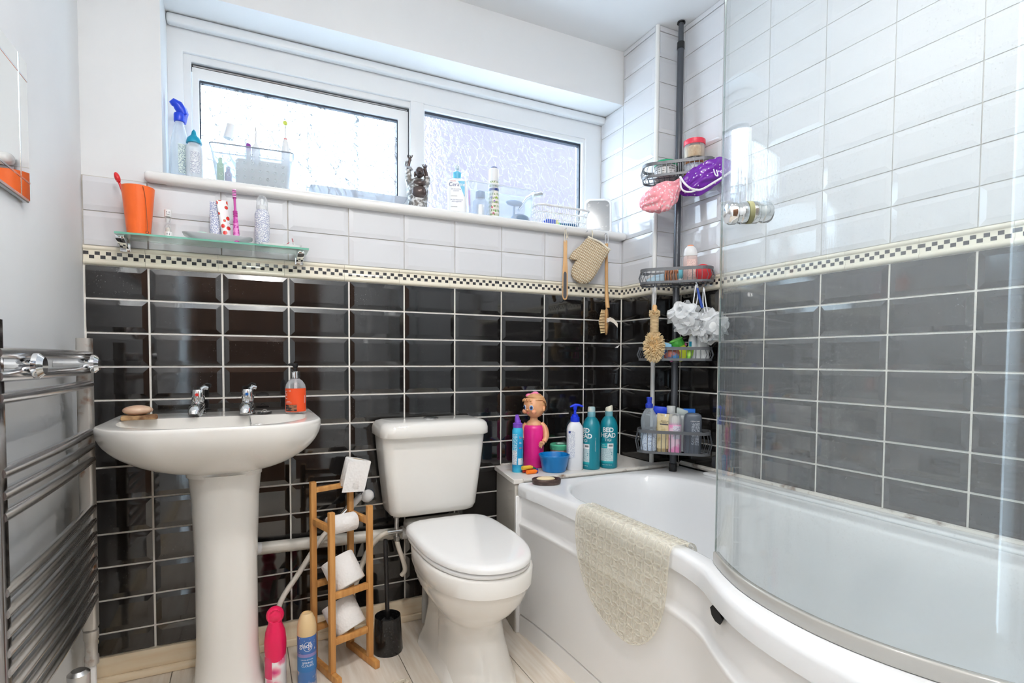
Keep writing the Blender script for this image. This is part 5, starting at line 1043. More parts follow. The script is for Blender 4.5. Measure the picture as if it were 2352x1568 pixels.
# two teal shampoo bottles
teal_b = pm('teal_bottle', srgb(8, 132, 150), .3, coat=.2); frostcap = pm('frosted_cap', srgb(170, 200, 205), .45, var=(srgb(225, 222, 210), 25, .45, .6)); lightteal = pm('light_teal', srgb(30, 175, 185), .4)
grey_text = flat_print('bottle_text', srgb(205, 222, 226), srgb(120, 160, 170), 260, .4)
for (x, y, tw, lab, cream) in ((1.684, -.214, 46, 'teal shampoo bottle next to the white pump bottle, lettering turned away', False), (1.764, -.222, 4, 'teal conditioner bottle nearest the corner, BED HEAD facing out', True)):
    t = bottle('shampoo_bottle', lab, 'bottle', (x, y, ZL), [(.0335, 0), (.0355, .004), (.0355, .008), (.0355, .160), (.0345, .172), (.031, .186), (.024, .199), (.017, .206), (.0155, .208)], teal_b, rz=view_rz(x, y) - radians(tw), group='teal bottles on the ledge')
    cp = part(G().lathe([(.0155, .208), (.0158, .210), (.0158, .226), (.0150, .228)], 24), 'cap_base', pm('cap_teal', srgb(110, 165, 178), .35), t)
    part(G().lathe([(.0150, .228), (.0152, .230), (.0145, .244), (.012, .248)], 24).map(lambda p: (p[0], p[1], p[2] + (.006*p[0]/.0152 if cream and p[2] > .24 else 0))), 'cap_top', pm('creamy_cap', srgb(230, 226, 208), .5) if cream else frostcap, t)
    lt_ = part(patch(.0355, -.95, .62, .030, .082, n=20), 'label', grey_text, t); part(patch(.0355, -.95, -.05, .082, .1015, n=12) if cream else patch(.0355, .2, .62, .082, .1015), 'label_corner', lightteal if cream else label_w, t); part(patch(.0355, -.05 if cream else -.95, .62 if cream else .2, .082, .1015, n=12), 'label_panel', label_w, t); part(patch(.0355, -.95, .62, .022, .030, n=18), 'label_foot', lightteal, t)
    text('BED', .0255, silver_print, t, around(.0355, .155, .0007), space=.95, bold=.0006); text('HEAD', .0255, silver_print, t, around(.0355, .133, .0007), space=.92, bold=.0006); text('TIGI', .0150, silver_print, t, around(.0355, .1145, .0007))
    text('urban\nanti+dotes', .0060, silver_print, t, around(.0355, .092, .0009, -.5)) if cream else None
    text('2', .015, teal_b, t, around(.0355, .060, .0009, .42)); text('IIIIIIIII', .012, dark_print, t, around(.0355, .0925, .0009, .3), space=.8); text('25.36 FL OZ, 750 mL', .0046, silver_print, t, around(.0355, .015, .0008, -.1))
    text('recovery conditioner l l l l', .0052, silver_print, t, lambda x, y: Vector((.0362*sin(-.95+2.25+y/.0355), -.0362*cos(-.95+2.25+y/.0355), .10 + x)))
# dark slate soap dish on the bath rim
t = thing('soap_dish', 'oval dark brown wooden soap dish on the corner of the bath rim', 'dish', (1.408, -.333, RIM), radians(-20))
dk = pm('dark_wood', srgb(70, 52, 46), .35, var=(srgb(110, 90, 80), 30, .5, .65), stretch=(1, 1, 4))
part(G().lathe([(.034, 0), (.037, .003), (.0385, .018), (.037, .0205), (.031, .0185), (.028, .012), (0, .011)], 40, sx=1.38, sy=.92), 'bowl', dk, t, sharp=60)
t = thing('soap_bar', 'cream soap bar in the dark wooden dish', 'soap', (1.405, -.333, RIM+.0115), radians(-20)); part(G().sph((0, 0, .0075), (.034, .020, .0085), 24, 10), 'bar', pm('cream_soap', srgb(236, 216, 178), .4, sss=.15), t)
# old grey pipe stub / cable cover in the corner
# ------------------------------------------------------------------ corner pole caddy
PB, PT = Vector((1.985, -.352, RIM+.001)), Vector((2.066, -.274, CEIL-.001))
def pole_at(z): return PB + (PT-PB)*((z-PB.z)/(PT.z-PB.z))
DV, NV = Vector((.7071, -.7071, 0)), Vector((-.7071, -.7071, 0))
def cad(s_, d, z): p = pole_at(z); q = p + DV*s_ + NV*d; return (q.x, q.y, z)
R45 = radians(-45)
gun = pm('gunmetal_grey', srgb(92, 96, 102), .35, .6); gun2 = pm('grey_plastic_rail', srgb(104, 106, 110), .4, .2)
t = thing('corner_caddy', 'tall grey tension-pole shower caddy with four wire baskets in the corner', 'shower caddy')
part(G().tube([tuple(pole_at(z)) for z in (RIM+.03, 1.4, 2.285)], .0132, 16), 'pole', pm('grey_pole', srgb(84, 87, 93), .35, .5), t)
part(G().tube([tuple(pole_at(z)) for z in (2.285, CEIL-.008)], .0105, 16), 'upper_pole', gun, t)
part(G().tube([tuple(pole_at(z)) for z in (2.275, 2.303)], .0150, 16), 'collar', black_pl, t)
part(G().lathe([(.0165, 0), (.0165, .005), (.012, .007)], 20, (PT.x, PT.y, CEIL-.0075)), 'ceiling_pad', black_pl, t)
part(G().lathe([(.0155, 0), (.0155, .030), (.0135, .032)], 20, tuple(PB)), 'foot', black_pl, t)
def band(pl, z0, z1, th):
    i_ = [(x*(1-th/.137*1.0), y + (.042-y)*th*9) for x, y in pl]
    return G().loft([ring(pl, z0), ring(pl, z1), ring(i_, z1), ring(i_, z0), ring(pl, z0)], False, False)
TIERS = [(.637, .722), (1.000, 1.047), (1.303, 1.358), (1.726, 1.778)]
for k, (z0, z1) in enumerate(TIERS):
    c_ = cad(0, 0, z0); W_ = .138; out = rrect(-W_, W_, -.102, .022, (.045, .045, .04, .04), 6)
    bk = part(band(out, 0, .009, .004), 'basket', gun2, t, loc=c_, rot=(0, 0, R45), bevel=None)
    h = z1 - z0
    part(band(out, h-.006, h+.006, .004), 'rim', gun2, bk)
    P_ = resample(out + [out[0]], 43)[:-1]
    for (x, y) in P_:
        b_ = 1.02; part(G().tube([(x*.985, y*.985, .004), (x*1.0+(.006*(1 if x > 0 else -1) if abs(x) > .11 else 0), y, h*.5), (x*.985, y*.985, h)], .0013, 5), 'wire', gun, bk)
    for i in range(12):
        x = -.115 + i*.21/11*1.09; part(G().tube([(x, -.100, .002), (x, .018, .002)], .0013, 5), 'floor_wire', gun, bk)
    for y in (-.07, -.02): part(G().tube([(-.132, y, .001), (.132, y, .001)], .0016, 5), 'cross_wire', gun, bk)
    part(G().lathe([(.018, -.008), (.018, .018)], 18), 'pole_clamp', gun2, bk)
def cthing(name, label, cat, s_, d, z, tilt=(0, 0), group=None, turn=0):
    return thing(name, label, cat, cad(s_, d, z), rot=(radians(tilt[0]), radians(tilt[1]), R45 + radians(turn)), group=group)
def cbot(name, label, s_, d, tier, prof, mat, tilt=(0, 0), sx=1, sy=1, cat='bottle', dz=0, sq=0, n=26):
    t = cthing(name, label, cat, s_, d, TIERS[tier][0] + .0045 + dz, tilt); part(G().lathe(prof, n, sx=sx, sy=sy, sq=sq), 'body', mat, t, sharp=50); return t
# lowest basket
t = cbot('water_bottle', 'clear ribbed water bottle with a blue sports cap in the lowest basket', -.092, .058, 0, [(.028, 0), (.031, .003), (.031, .075), (.0275, .088), (.031, .10), (.032, .118), (.031, .130), (.026, .148), (.016, .164), (.0125, .168), (.0125, .172)], clear('water_bottle_plastic', (.82, .88, .92), .22, (.72, .78, .84), .12), n=32)
part(patch(.031, -1.4, 1.4, .004, .076, e=.0006, n=22), 'label', flat_print('pale_blue_label', srgb(216, 228, 242), srgb(120, 140, 180), 200, .4), t)
cb2 = pm('cap_blue', srgb(38, 62, 185), .35); c_ = part(G().lathe([(.0140, .171), (.0145, .173), (.0145, .186), (.010, .190), (.0095, .200), (.011, .203), (.011, .212), (.009, .214)], 22), 'cap', cb2, t)
def flat_tube(label, s_, d, tier, h, w, mat, tilt=(0, 0), capm=None, dz=0, name='squeeze_tube', capw=.8):
    t = cthing(name, label, 'tube', s_, d, TIERS[tier][0]+.0045+dz, tilt); rs = []
    for q in range(7):
        f = q/6; rs.append([(w*(1+.08*f)*cos(a), (w*.62*(1-f)+.0015)*sin(a), .014+(h-.014)*f) for a in [2*pi*k/22 for k in range(22)]])
    part(G().loft(rs), 'body', mat, t); part(G().lathe([(w*capw*.95, 0), (w*capw, .002), (w*capw, .013), (w*capw*.9, .0145)], 20), 'cap', capm or mat, t); return t
t = flat_tube('beige flat-ended cosmetic tube in the lowest basket', -.040, .062, 0, .150, .026, pm('beige_tube', srgb(222, 206, 164), .35, .1, var=(srgb(196, 176, 128), 40, .5, .62)), (0, 3), pm('gold_cap', srgb(205, 185, 140), .3, .4))
text('MOISTURE\nREPAIR', .006, dark_print, t, lambda x, y: Vector((x+.002, -.0085+(y-.0)*.1, .118+y))); part(G().add([(-.016, -.0073, .1065), (.016, -.0073, .1065), (.016, -.0070, .1105), (-.016, -.0070, .1105)], [(0, 1, 2, 3)]), 'black_bar', dark_print, t, sharp=None); part(G().add([(.0005, -.0036, .139), (.0065, -.0036, .139), (.0065, -.0036, .148), (.0005, -.0036, .148)], [(0, 1, 2, 3)]), 'white_tag', label_w, t, sharp=None)
pinkm = pm('pink_white_swirl', srgb(246, 214, 232), .35, var=(srgb(238, 150, 200), 18, .46, .54))
t = cbot('mousse_can', 'pink and white mousse can with a clear dome cap in the lowest basket', .006, .060, 0, [(.0235, 0), (.0245, .003), (.0245, .108), (.022, .115)], pinkm); part(patch(.0245, -.2, 1.1, .055, .105, e=.0006), 'print_panel', flat_print('lilac_print', srgb(240, 236, 246), srgb(170, 150, 190), 240, .4), t)
part(G().lathe([(.0205, .115), (.021, .118), (.020, .134), (.014, .142), (0, .145)], 22), 'pump_top', pm('cream_pump', srgb(236, 230, 222), .4), t); part(G().lathe([(.0240, .108), (.0245, .112), (.0240, .135), (.019, .150), (0, .155)], 26), 'dome_cap', clear('smoky_cap', (.9, .92, .94), .22), t)
t = cbot('shower_gel_bottle', 'charcoal grey shower gel bottle with a slanted top in the lowest basket', .072, .058, 0, [(.027, 0), (.030, .004), (.030, .120), (.0295, .140), (.027, .150), (.018, .156)], pm('charcoal_bottle', srgb(96, 104, 116), .35), sx=1.1, sy=.72, sq=3)
part(G().add([(-.004, -.0222, .035), (.025, -.0222, .035), (.025, -.0222, .122), (-.004, -.0222, .122)], [(0, 1, 2, 3)]), 'back_print', flat_print('grey_text', srgb(98, 106, 118), srgb(205, 212, 220), 230, .45), t, sharp=None); text('+MEN+CARE', .006, silver_print, t, lambda x, y: Vector((x+.008, -.0224, .126+y)))
for (s_, d, h, w, m_, capm, lab, kk) in ((-.052, .015, .172, .026, pm('white_body_a', srgb(235, 238, 242), .35), blue_pl, 'white bottle with a wide blue flip cap at the back of the lowest basket', 0), (-.010, .020, .178, .018, pm('brown_body', srgb(92, 52, 44), .2), pm('pale_grey_cap', srgb(205, 208, 208), .35), 'brown bottle with a pale grey screw cap in the lowest basket', 1), (.033, .016, .172, .024, pm('pale_grey_body', srgb(196, 202, 204), .35), pm('grey_green_cap', srgb(186, 196, 194), .35), 'pale grey bottle with a sloping cap behind the mousse can', 2), (.058, .012, .168, .027, pm('white_body_b', srgb(232, 234, 234), .35), pm('sky_cap', srgb(40, 120, 225), .35), 'white bottle with a thin bright blue cap behind the charcoal bottle', 3)):
    t = cbot('toiletry_bottle', lab, s_, d, 0, [(w*.95, 0), (w, .004), (w, h*.72), (w*.9, h*.8), (w*.7, h*.835)], m_, sx=1, sy=.75)
    z0 = h*.835
    if kk == 0: part(G().box(-w*1.0, w*1.0, -w*.6, w*.6, z0, h).map(lambda p: (p[0], p[1], p[2] + (.004 if p[0] < 0 and p[2] > z0 else 0))), 'flip_cap', capm, t, bevel=(.004, 2)); 
    elif kk == 1: part(G().lathe([(.0165, z0), (.0170, z0+.002), (.0170, h-.002), (.0155, h)], 22), 'cap', capm, t)
    elif kk == 2: part(G().box(-w*.95, w*.95, -w*.6, w*.6, z0-.004, h+.002).map(lambda p: (p[0], p[1], p[2] - (.012 if p[0] > 0 and p[2] > z0 else 0))), 'cap', capm, t, bevel=(.005, 2))
    else: part(G().box(-w*.85, w*.85, -w*.6, w*.6, z0+.008, h), 'flip_cap', capm, t, bevel=(.002, 1)); part(G().box(-w*.8, w*.8, -w*.55, w*.55, z0-.004, z0+.0078), 'cap_base', clear('cap_base_clear', (.85, .92, 1), .5), t, bevel=(.002, 1))
# second basket from below
t = cbot('shampoo_bottle', 'lime yellow bottle with a green cap tipped over in the second-lowest basket', .038, .045, 1, [(.020, 0), (.023, .004), (.025, .045), (.023, .060)], pm('lime_bottle', srgb(205, 215, 60), .35), (8, -24), sy=.7); g_ = pm('leaf_green_plastic', srgb(75, 175, 60), .35); part(G().lathe([(.0245, .056), (.026, .062), (.025, .080), (.021, .087)], 24, sy=.7), 'cap', g_, t); part(G().lathe([(.0275, .083), (.0275, .087), (.02, .0895), (0, .090)], 24, sy=.75), 'cap_top', pm('light_green', srgb(120, 205, 90), .35), t)
t = cbot('toiletry_bottle', 'pink bottle with an orange-brown label lying aslant behind the loofah brush', -.022, .03, 1, [(.014, 0), (.016, .003), (.016, .060), (.012, .072), (.012, .090)], pm('pink_bottle', srgb(245, 120, 185), .35), (10, 42)); part(patch(.016, -1.3, 1.3, .012, .045), 'label', pm('tan_label', srgb(190, 120, 100), .5), t)
t = cbot('sachet_bag', 'crinkled colourful sachet stuffed in the second-lowest basket', -.012, .075, 1, [(.020, 0), (.030, .006), (.032, .028), (.024, .044), (.010, .050)], pm('colourful_print', srgb(190, 110, 90), .4, var=(srgb(90, 150, 205), 45, .45, .55)), cat='sachet', sy=.5)
t = thing('washcloth', 'light blue cloth folded over the second-lowest basket', 'cloth', cad(-.040, .072, 1.006), R45); part(G().box(-.022, .022, -.010, .010, 0, .058).map(lambda p: (p[0]+p[2]*.15, p[1], p[2]+(.012 if p[0] < 0 and p[2] > .04 else 0))), 'fold', pm('light_blue_cloth', srgb(150, 205, 235), .8), t, bevel=(.006, 2))
flat_tube('small lime green tube head down beside the white bottles', .052, .083, 1, .05, .012, pm('lime_tube', srgb(165, 215, 70), .4), (0, 10), pm('lime_cap', srgb(120, 190, 50), .4))
t = cbot('toiletry_bottle', 'slim white bottle standing in the second-lowest basket', .066, .058, 1, [(.014, 0), (.0155, .003), (.0155, .075), (.013, .088), (.012, .092)], pm('white_slim', srgb(236, 240, 244), .35)); part(G().lathe([(.0135, .092), (.0135, .110), (.011, .112)], 18), 'cap', white_pl, t); part(patch(.0155, -.9, -.2, .05, .07), 'blue_print', teal_pl, t)
t = cbot('toiletry_bottle', 'wider white bottle standing beside the slim white one', .103, .052, 1, [(.023, 0), (.025, .004), (.025, .070), (.022, .088), (.018, .092)], pm('white_wide', srgb(238, 240, 240), .35), sy=.75); part(G().lathe([(.019, .092), (.020, .094), (.019, .112), (.015, .115)], 20), 'cap', white_pl, t)
# third basket
t = cbot('shower_gel_bottle', 'translucent peach shower gel bottle with a domed white cap', .052, .045, 2, [(.024, 0), (.027, .004), (.027, .080), (.026, .098), (.024, .104)], clear('peach_gel', (.97, .85, .8), .6, srgb(244, 220, 214), .25), sy=.75); part(G().lathe([(.0255, .104), (.026, .106), (.0255, .118), (.021, .134), (.011, .144)], 24, sy=.75), 'cap', white_pl, t); part(G().lathe([(.0135, .1425), (.010, .147), (0, .149)], 20, sy=.75), 'orange_top', pm('peach_button', srgb(250, 170, 130), .4), t)
part(G().add([(-.012, -.0208, .02), (.020, -.0208, .02), (.020, -.0208, .088), (-.012, -.0208, .088)], [(0, 1, 2, 3)]), 'label', flat_print('peach_label', srgb(246, 214, 204), srgb(200, 150, 150), 240, .4), t, sharp=None)
t = cthing('sponge', 'round red bath sponge in the third basket', 'sponge', .098, .040, TIERS[2][0]+.0045); part(G().sph((0, 0, .036), (.036, .026, .036), 24, 16), 'sponge_body', pm('red_sponge', srgb(228, 62, 70), .6), t)
t = cthing('nail_brush', 'aqua blue rounded brush behind the bottle in the third basket', 'brush', .002, .018, TIERS[2][0]+.0045); part(G().sph((0, 0, .040), (.026, .018, .028), 20, 12), 'back', pm('aqua_plastic', srgb(125, 205, 220), .4), t); part(G().box(-.018, .018, -.012, .012, 0, .022), 'bristle_block', white_pl, t, bevel=(.003, 1))
t = thing('squeeze_tube', 'pale blue and white tube lying flat in the third basket', 'tube', cad(-.068, .058, TIERS[2][0]+.024), rot=(0, radians(82), R45)); part(G().lathe([(.003, -.045), (.016, -.03), (.017, .02), (.015, .026)], 20, sy=.7), 'body', pm('pale_blue_tube', srgb(196, 224, 240), .35), t); part(G().lathe([(.012, .026), (.012, .042), (.010, .044)], 18), 'cap', pm('cyan_cap', srgb(70, 175, 220), .35), t)
t = thing('hair_claw', 'shiny copper hair claw in the third basket', 'hair clip', cad(-.018, .060, TIERS[2][0]+.0045), R45); cop = pm('copper_shine', srgb(205, 140, 105), .25, .6)
for k in range(5): part(G().tube(cr([(-.020+.010*k, -.012, .006), (-.022+.010*k, -.018, .030), (-.018+.010*k, -.004, .052), (-.016+.010*k, .010, .040)], 3), .0045, 8), 'prong', cop, t)
part(G().tube([(-.026, -.006, .050), (.026, -.006, .046)], .007, 10), 'spine', cop, t)
t = cbot('small_jar', 'little pink tub at the window end of the third basket', -.095, .050, 2, [(.015, 0), (.016, .003), (.016, .022)], pm('dusky_pink', srgb(222, 190, 200), .4), cat='jar'); part(G().lathe([(.0165, .022), (.0165, .032), (.014, .034)], 18), 'lid', white_pl, t)
# top basket
t = cbot('cream_tub', 'squat white tub with a green lid in the top basket', -.048, .045, 3, [(.041, 0), (.043, .003), (.043, .046), (.041, .048)], flat_print('tub_label', srgb(232, 230, 228), srgb(120, 110, 105), 110, .5), cat='tub', n=36); part(G().lathe([(.0445, .047), (.045, .049), (.0445, .060), (.040, .066), (0, .068)], 36), 'lid', pm('emerald_lid', srgb(15, 160, 110), .35), t); part(patch(.043, .05, .35, .008, .034, e=.0006), 'barcode', flat_print('barcode', (.95, .95, .95), (.02, .02, .02), 1, 1, axis=0), t)
t = cbot('amber_jar', 'amber jar with a white label supporting the red-lidded jar', .060, .042, 3, [(.037, 0), (.039, .003), (.039, .050), (.038, .056)], pm('amber_glass', srgb(150, 92, 45), .15), cat='jar', n=36); part(patch(.039, -1.3, 1.3, .008, .042, e=.0006, n=20), 'label', smallprint, t); part(G().lathe([(.0395, .056), (.040, .057), (.040, .066), (.038, .067)], 36), 'lid', pm('black_lid', (.02, .02, .02), .4), t)
t = cbot('scrub_jar', 'clear jar of beige scrub with a bright red lid, highest on the caddy', .060, .042, 3, [(.037, 0), (.039, .003), (.039, .050), (.0385, .052)], clear('scrub_jar_plastic', (.97, .96, .94), .18), cat='jar', dz=.0675, n=36); part(G().lathe([(.036, .002), (.0378, .004), (.0378, .044), (.02, .046), (0, .043)], 30), 'scrub', pm('sugar_scrub', srgb(214, 186, 140), .8, var=(srgb(196, 160, 112), 90, .4, .6), bump=(250, .4)), t); part(G().lathe([(.0405, .052), (.041, .053), (.041, .071), (.039, .0725), (0, .073)], 36), 'lid', pm('strawberry_lid', srgb(235, 62, 84), .35), t)

# shower caps hung from the top basket
def draped(r, seed, k, amp, tilt, taper, bulge=0.0, nu=72, nv=44):
    """cloth bag gathered at its +x end: soft folds run along its length"""
    off = Vector((seed*3.1, seed*1.7, seed*.9)); M_ = Matrix.Rotation(tilt, 3, 'Y')
    def fn(p):
        x, y, z = p.x/r[0], p.y/r[1], p.z/r[2]; ph = atan2(z, y); w = noise.noise(Vector((x*1.6, cos(ph), sin(ph))) + off); w2 = noise.noise(Vector((x*3.5, cos(ph)*2.4, sin(ph)*2.4)) + off*1.7)
        f = 1 + amp*sin(k*ph + 5*w + 2.2*x) * (.35 + .65*abs(x)) + amp*.9*w2; f *= 1 - taper*max(0, x)**1.5; q = Vector((x*r[0]*(1+.10*w), y*r[1]*f, z*r[2]*f - bulge*(1-x*x)*r[2])); return M_ @ q
    return G().sph((0, 0, 0), r, nu, nv, fn=fn)
def cap_mat(name, a, b_, scale, lo, hi, rough):
    m, nt, out = nodes_of(name); b = principled(nt, a, rough); tc = N(nt, 'ShaderNodeTexCoord'); vo = N(nt, 'ShaderNodeTexVoronoi'); vo.inputs['Scale'].default_value = scale; nt.links.new(tc.outputs['Object'], vo.inputs[0])
    r = N(nt, 'ShaderNodeValToRGB'); e = r.color_ramp.elements; e[0].position = lo; e[0].color = c4(b_); e[1].position = hi; e[1].color = c4(a); nt.links.new(vo.outputs[0], r.inputs[0]); nt.links.new(r.outputs[0], b.inputs['Base Color']); nt.links.new(b.outputs[0], out.inputs[0]); return m
t = cthing('shower_hat', 'pink flower-print shower cap bunched under the top basket', 'shower cap', -.055, .115, 1.655)
pkc = cap_mat('pink_flower_cloth', srgb(246, 160, 170), srgb(250, 222, 224), 95, .30, .40, .6)
part(draped((.088, .044, .052), 2.3, 5, .20, radians(-33), .62, .25).map(lambda p: (p[0]-.004, p[1], p[2]-.004)), 'cap_body', pkc, t, sharp=80)
part(draped((.046, .026, .026), 5.1, 4, .18, radians(-60), .3).map(lambda p: (p[0]+.022, p[1]-.018, p[2]-.038)), 'cap_fold', pkc, t, sharp=80)
t = cthing('shower_hat', 'shiny purple shower cap with white elastic hung from the top basket', 'shower cap', .098, .105, 1.700)
ppc = cap_mat('purple_print_plastic', srgb(118, 38, 168), srgb(225, 215, 235), 62, .16, .2, .18)
part(draped((.100, .040, .050), 7.7, 7, .19, radians(-27), -.18, .0).map(lambda p: (p[0], p[1], p[2]+.002)), 'cap_body', ppc, t, sharp=80)
el = pm('white_elastic', srgb(240, 236, 240), .6)
part(G().tube(cr([(-.088, -.030, .004), (-.070, -.048, -.030), (-.045, -.050, -.052), (-.012, -.050, -.058), (.030, -.052, -.038), (.070, -.046, -.014), (.096, -.030, .008)], 5), .0042, 8), 'elastic_edge', el, t)
part(G().tube(cr([(-.086, -.024, -.004), (-.084, -.040, -.040), (-.070, -.046, -.058), (-.045, -.048, -.062), (-.025, -.050, -.056)], 5), .0036, 8), 'elastic_fold', el, t)
part(G().tube(cr([(.030, -.052, .012), (.036, -.056, -.010), (.045, -.053, -.014), (.040, -.052, .008)], 4), .0022, 6), 'care_tag', el, t)

# hanging from the third basket
t = cthing('loofah_brush', 'rope-handled natural fibre back brush hanging from the third basket', 'brush', -.075, .118, 1.06)
fib = pm('plant_fibre', srgb(236, 212, 168), .9); fib_d = pm('plant_fibre_core', srgb(206, 170, 118), .9); ropem = pm('jute_rope', srgb(216, 190, 148), .9, bump=(500, .5))
part(G().sph((0, 0, -.006), (.030, .018, .052), 24, 16), 'core', fib_d, t)
gb = G(); rb_ = random.Random(11)
for i in range(760):
    a = rb_.uniform(-pi, pi); ph = math.asin(rb_.uniform(-1, 1)); d = Vector((cos(ph)*cos(a), cos(ph)*sin(a), sin(ph))); p0 = Vector((d.x*.028, d.y*.017, -.006+d.z*.050)); L = rb_.uniform(.010, .017)
    p1 = p0 + (d + Vector((rb_.uniform(-.35, .35), rb_.uniform(-.35, .35), rb_.uniform(-.35, .35)))).normalized()*L; gb.tube([tuple(p0), tuple(p1)], [.0022, .0012], 4)
b_ = part(gb, 'fibres', fib, t); b_['kind'] = 'stuff'
hp = [(0.016*cos(2*pi*k/12), .016*sin(2*pi*k/12), .048 + k*.0052/12) for k in range(12*13)]
part(G().tube([(0, 0, .04), (0, 0, .118)], .0125, 12), 'handle_core', fib_d, t); part(G().tube([(p[0]*.88, p[1]*.88, p[2]) for p in hp], .0029, 6), 'rope_winding', ropem, t)
gb = G()
for i in range(160):
    a = rb_.uniform(-pi, pi); z = rb_.uniform(.112, .132); gb.tube([(.011*cos(a), .011*sin(a), z), (.021*cos(a), .021*sin(a), z + rb_.uniform(-.004, .006))], [.0018, .0009], 4)
b_ = part(gb, 'fibre_tuft', fib, t); b_['kind'] = 'stuff'
part(G().tube([(0, 0, .115), (0, 0, .15), (0, 0, .156)], [.0095, .0095, .006], 12), 'wooden_end', beech, t)
part(G().tube(cr([(0, -.004, .148), (-.004, -.004, .170), (-.003, 0, .200), (0, .004, .226), (.004, 0, .200), (.004, -.004, .170), (0, -.004, .148)], 4), .0013, 6), 'cord_loop', pm('grey_white_cord', srgb(226, 226, 228), .7), t)
net = clear('white_netting', (.97, .98, 1), .5, (.93, .95, .96), .6)
def puff(label, s_, d, z, R_, seed, loop, squash_=(1, .7, 1)):
    t = cthing('bath_puff', label, 'bath puff', s_, d, z, group='white bath puffs'); rb_ = random.Random(seed)
    for k in range(26):
        a = rb_.uniform(-pi, pi); ph = math.asin(rb_.uniform(-.95, .95)); dr_ = Vector((cos(ph)*cos(a), cos(ph)*sin(a), sin(ph)))
        g = G(); rs = []; w = rb_.uniform(.35, .55); nw = rb_.randint(3, 5); p0 = rb_.uniform(0, 6.28); sl = rb_.uniform(.85, 1.1)
        for i in range(5):
            f = i/4; rr = []
            for j in range(20):
                b2 = 2*pi*j/20; wob = 1 + .22*f*sin(nw*b2+p0); rad = R_*w*(.15 + f*1.0)*wob; rr.append((rad*cos(b2), rad*sin(b2), R_*(.25 + sl*.72*sqrt(max(0, f)) - .18*f*f + .07*f*sin(nw*b2+p0+1))))
            rs.append(rr)
        g.loft(rs, False, False).xf(dr_.to_track_quat('Z', 'Y').to_matrix().to_4x4()); g.v = [(x*squash_[0], y*squash_[1], z_*squash_[2]) for x, y, z_ in g.v]
        part(g, 'ruffle', net, t, sharp=80)
    part(G().sph((0, 0, 0), R_*.5, 16, 10), 'core', pm('white_net_core', srgb(240, 242, 243), .8), t)
    part(G().tube(cr(loop, 4), .0022, 6), 'rope_loop', pm('white_rope', srgb(236, 238, 242), .7), t)
    return t
puff('white net bath puff nearer the loofah brush', .035, .112, 1.165, .066, 4, [(.03, 0, .05), (.034, -.002, .085), (.040, 0, .125), (.046, -.002, .085), (.042, 0, .05)])
puff('white net bath puff overlapping the glass screen edge', .128, .112, 1.132, .066, 9, [(-.02, 0, .05), (-.028, 0, .09), (-.026, .0, .145), (-.018, 0, .09), (-.01, 0, .05)])
t = cthing('razor', 'blue plastic razor handle hooked under the third basket', 'razor', .098, .118, 1.20, (0, -14)); part(G().tube([(0, 0, 0), (-.001, 0, .04), (0, 0, .078)], [.0055, .005, .004], 10), 'handle', pm('navy_blue_handle', srgb(40, 75, 165), .35), t); part(G().tube([(0, 0, .076), (.003, 0, .090), (.0, 0, .10)], .0018, 6), 'hook', chrome, t)
for s_, lab in ((-.078, 'small wire hook under the third basket holding the loofah brush'), (.020, 'small wire hook under the third basket holding the first puff'), (.098, 'small wire hook under the third basket holding the blue razor')):
    k = cthing('wire_hook', lab, 'hook', s_, .098, 1.303, group='wire hooks on the caddy'); part(G().tube(cr([(0, .006, .006), (0, -.004, .002), (0, -.012, -.008), (0, -.020, -.012), (0, -.026, -.004)], 4), .0013, 6), 'wire', gun, k)
# ------------------------------------------------------------------ bamboo toilet roll stand and rolls
bamboo = pm('bamboo', srgb(214, 158, 92), .42, var=(srgb(190, 130, 66), 5, .35, .7), stretch=(14, 14, 1.2))
RS = radians(19); SC = Vector((.711, -.204, 0))
t = thing('toilet_roll_stand', 'bamboo toilet roll stand between basin and toilet', 'stand', tuple(SC), RS)
hw, hd2, pw = .0665, .0625, .009
for sx_ in (-1, 1):
    f_ = part(G().box(sx_*hw-pw, sx_*hw+pw, -hd2-.048, hd2+.02, 0, .024), 'foot', bamboo, t, bevel=(.003, 2))
    part(G().box(sx_*hw-pw, sx_*hw+pw, -hd2-pw, -hd2+pw, .0242, .527 if sx_ < 0 else .524), 'front_post', bamboo, t, bevel=(.002, 2))
    part(G().box(sx_*hw-pw, sx_*hw+pw, hd2-pw, hd2+pw, .0242, .602), 'rear_post', bamboo, t, bevel=(.002, 2))
    part(G().box(sx_*hw-pw*.8, sx_*hw+pw*.8, -hd2+pw+.0003, hd2-pw-.0003, .462, .484), 'side_rail', bamboo, t, bevel=(.002, 2))
part(G().box(-hw+pw+.0003, hw-pw-.0003, hd2-.007, hd2+.007, .565, .582), 'top_rail', bamboo, t, bevel=(.002, 2))
for z in (.252, .107):
    for y in (-hd2, hd2): part(G().box(-hw+pw+.0003, hw-pw-.0003, y-.008, y+.008, z, z+.020), 'cross_rail', bamboo, t, bevel=(.002, 2))
part(G().box(hw+pw+.0002, hw+pw+.0008, -.03, .03, .004, .020), 'price_sticker', label_w, t, sharp=None)
part(G().tube([(-hw+.008, -.002, .465), (hw-.008, -.002, .465)], .007, 10), 'spindle', bamboo, t)
def paper_mat():
    m, nt, out = nodes_of('embossed_tissue'); b = principled(nt, srgb(244, 242, 240), .95); tc = N(nt, 'ShaderNodeTexCoord'); vo = N(nt, 'ShaderNodeTexVoronoi'); vo.inputs['Scale'].default_value = 120; nt.links.new(tc.outputs['Object'], vo.inputs[0])
    bp = N(nt, 'ShaderNodeBump'); bp.inputs['Strength'].default_value = .5; bp.inputs['Distance'].default_value = .002; nt.links.new(vo.outputs[0], bp.inputs['Height']); nt.links.new(bp.outputs[0], b.inputs['Normal']); nt.links.new(b.outputs[0], out.inputs[0]); return m
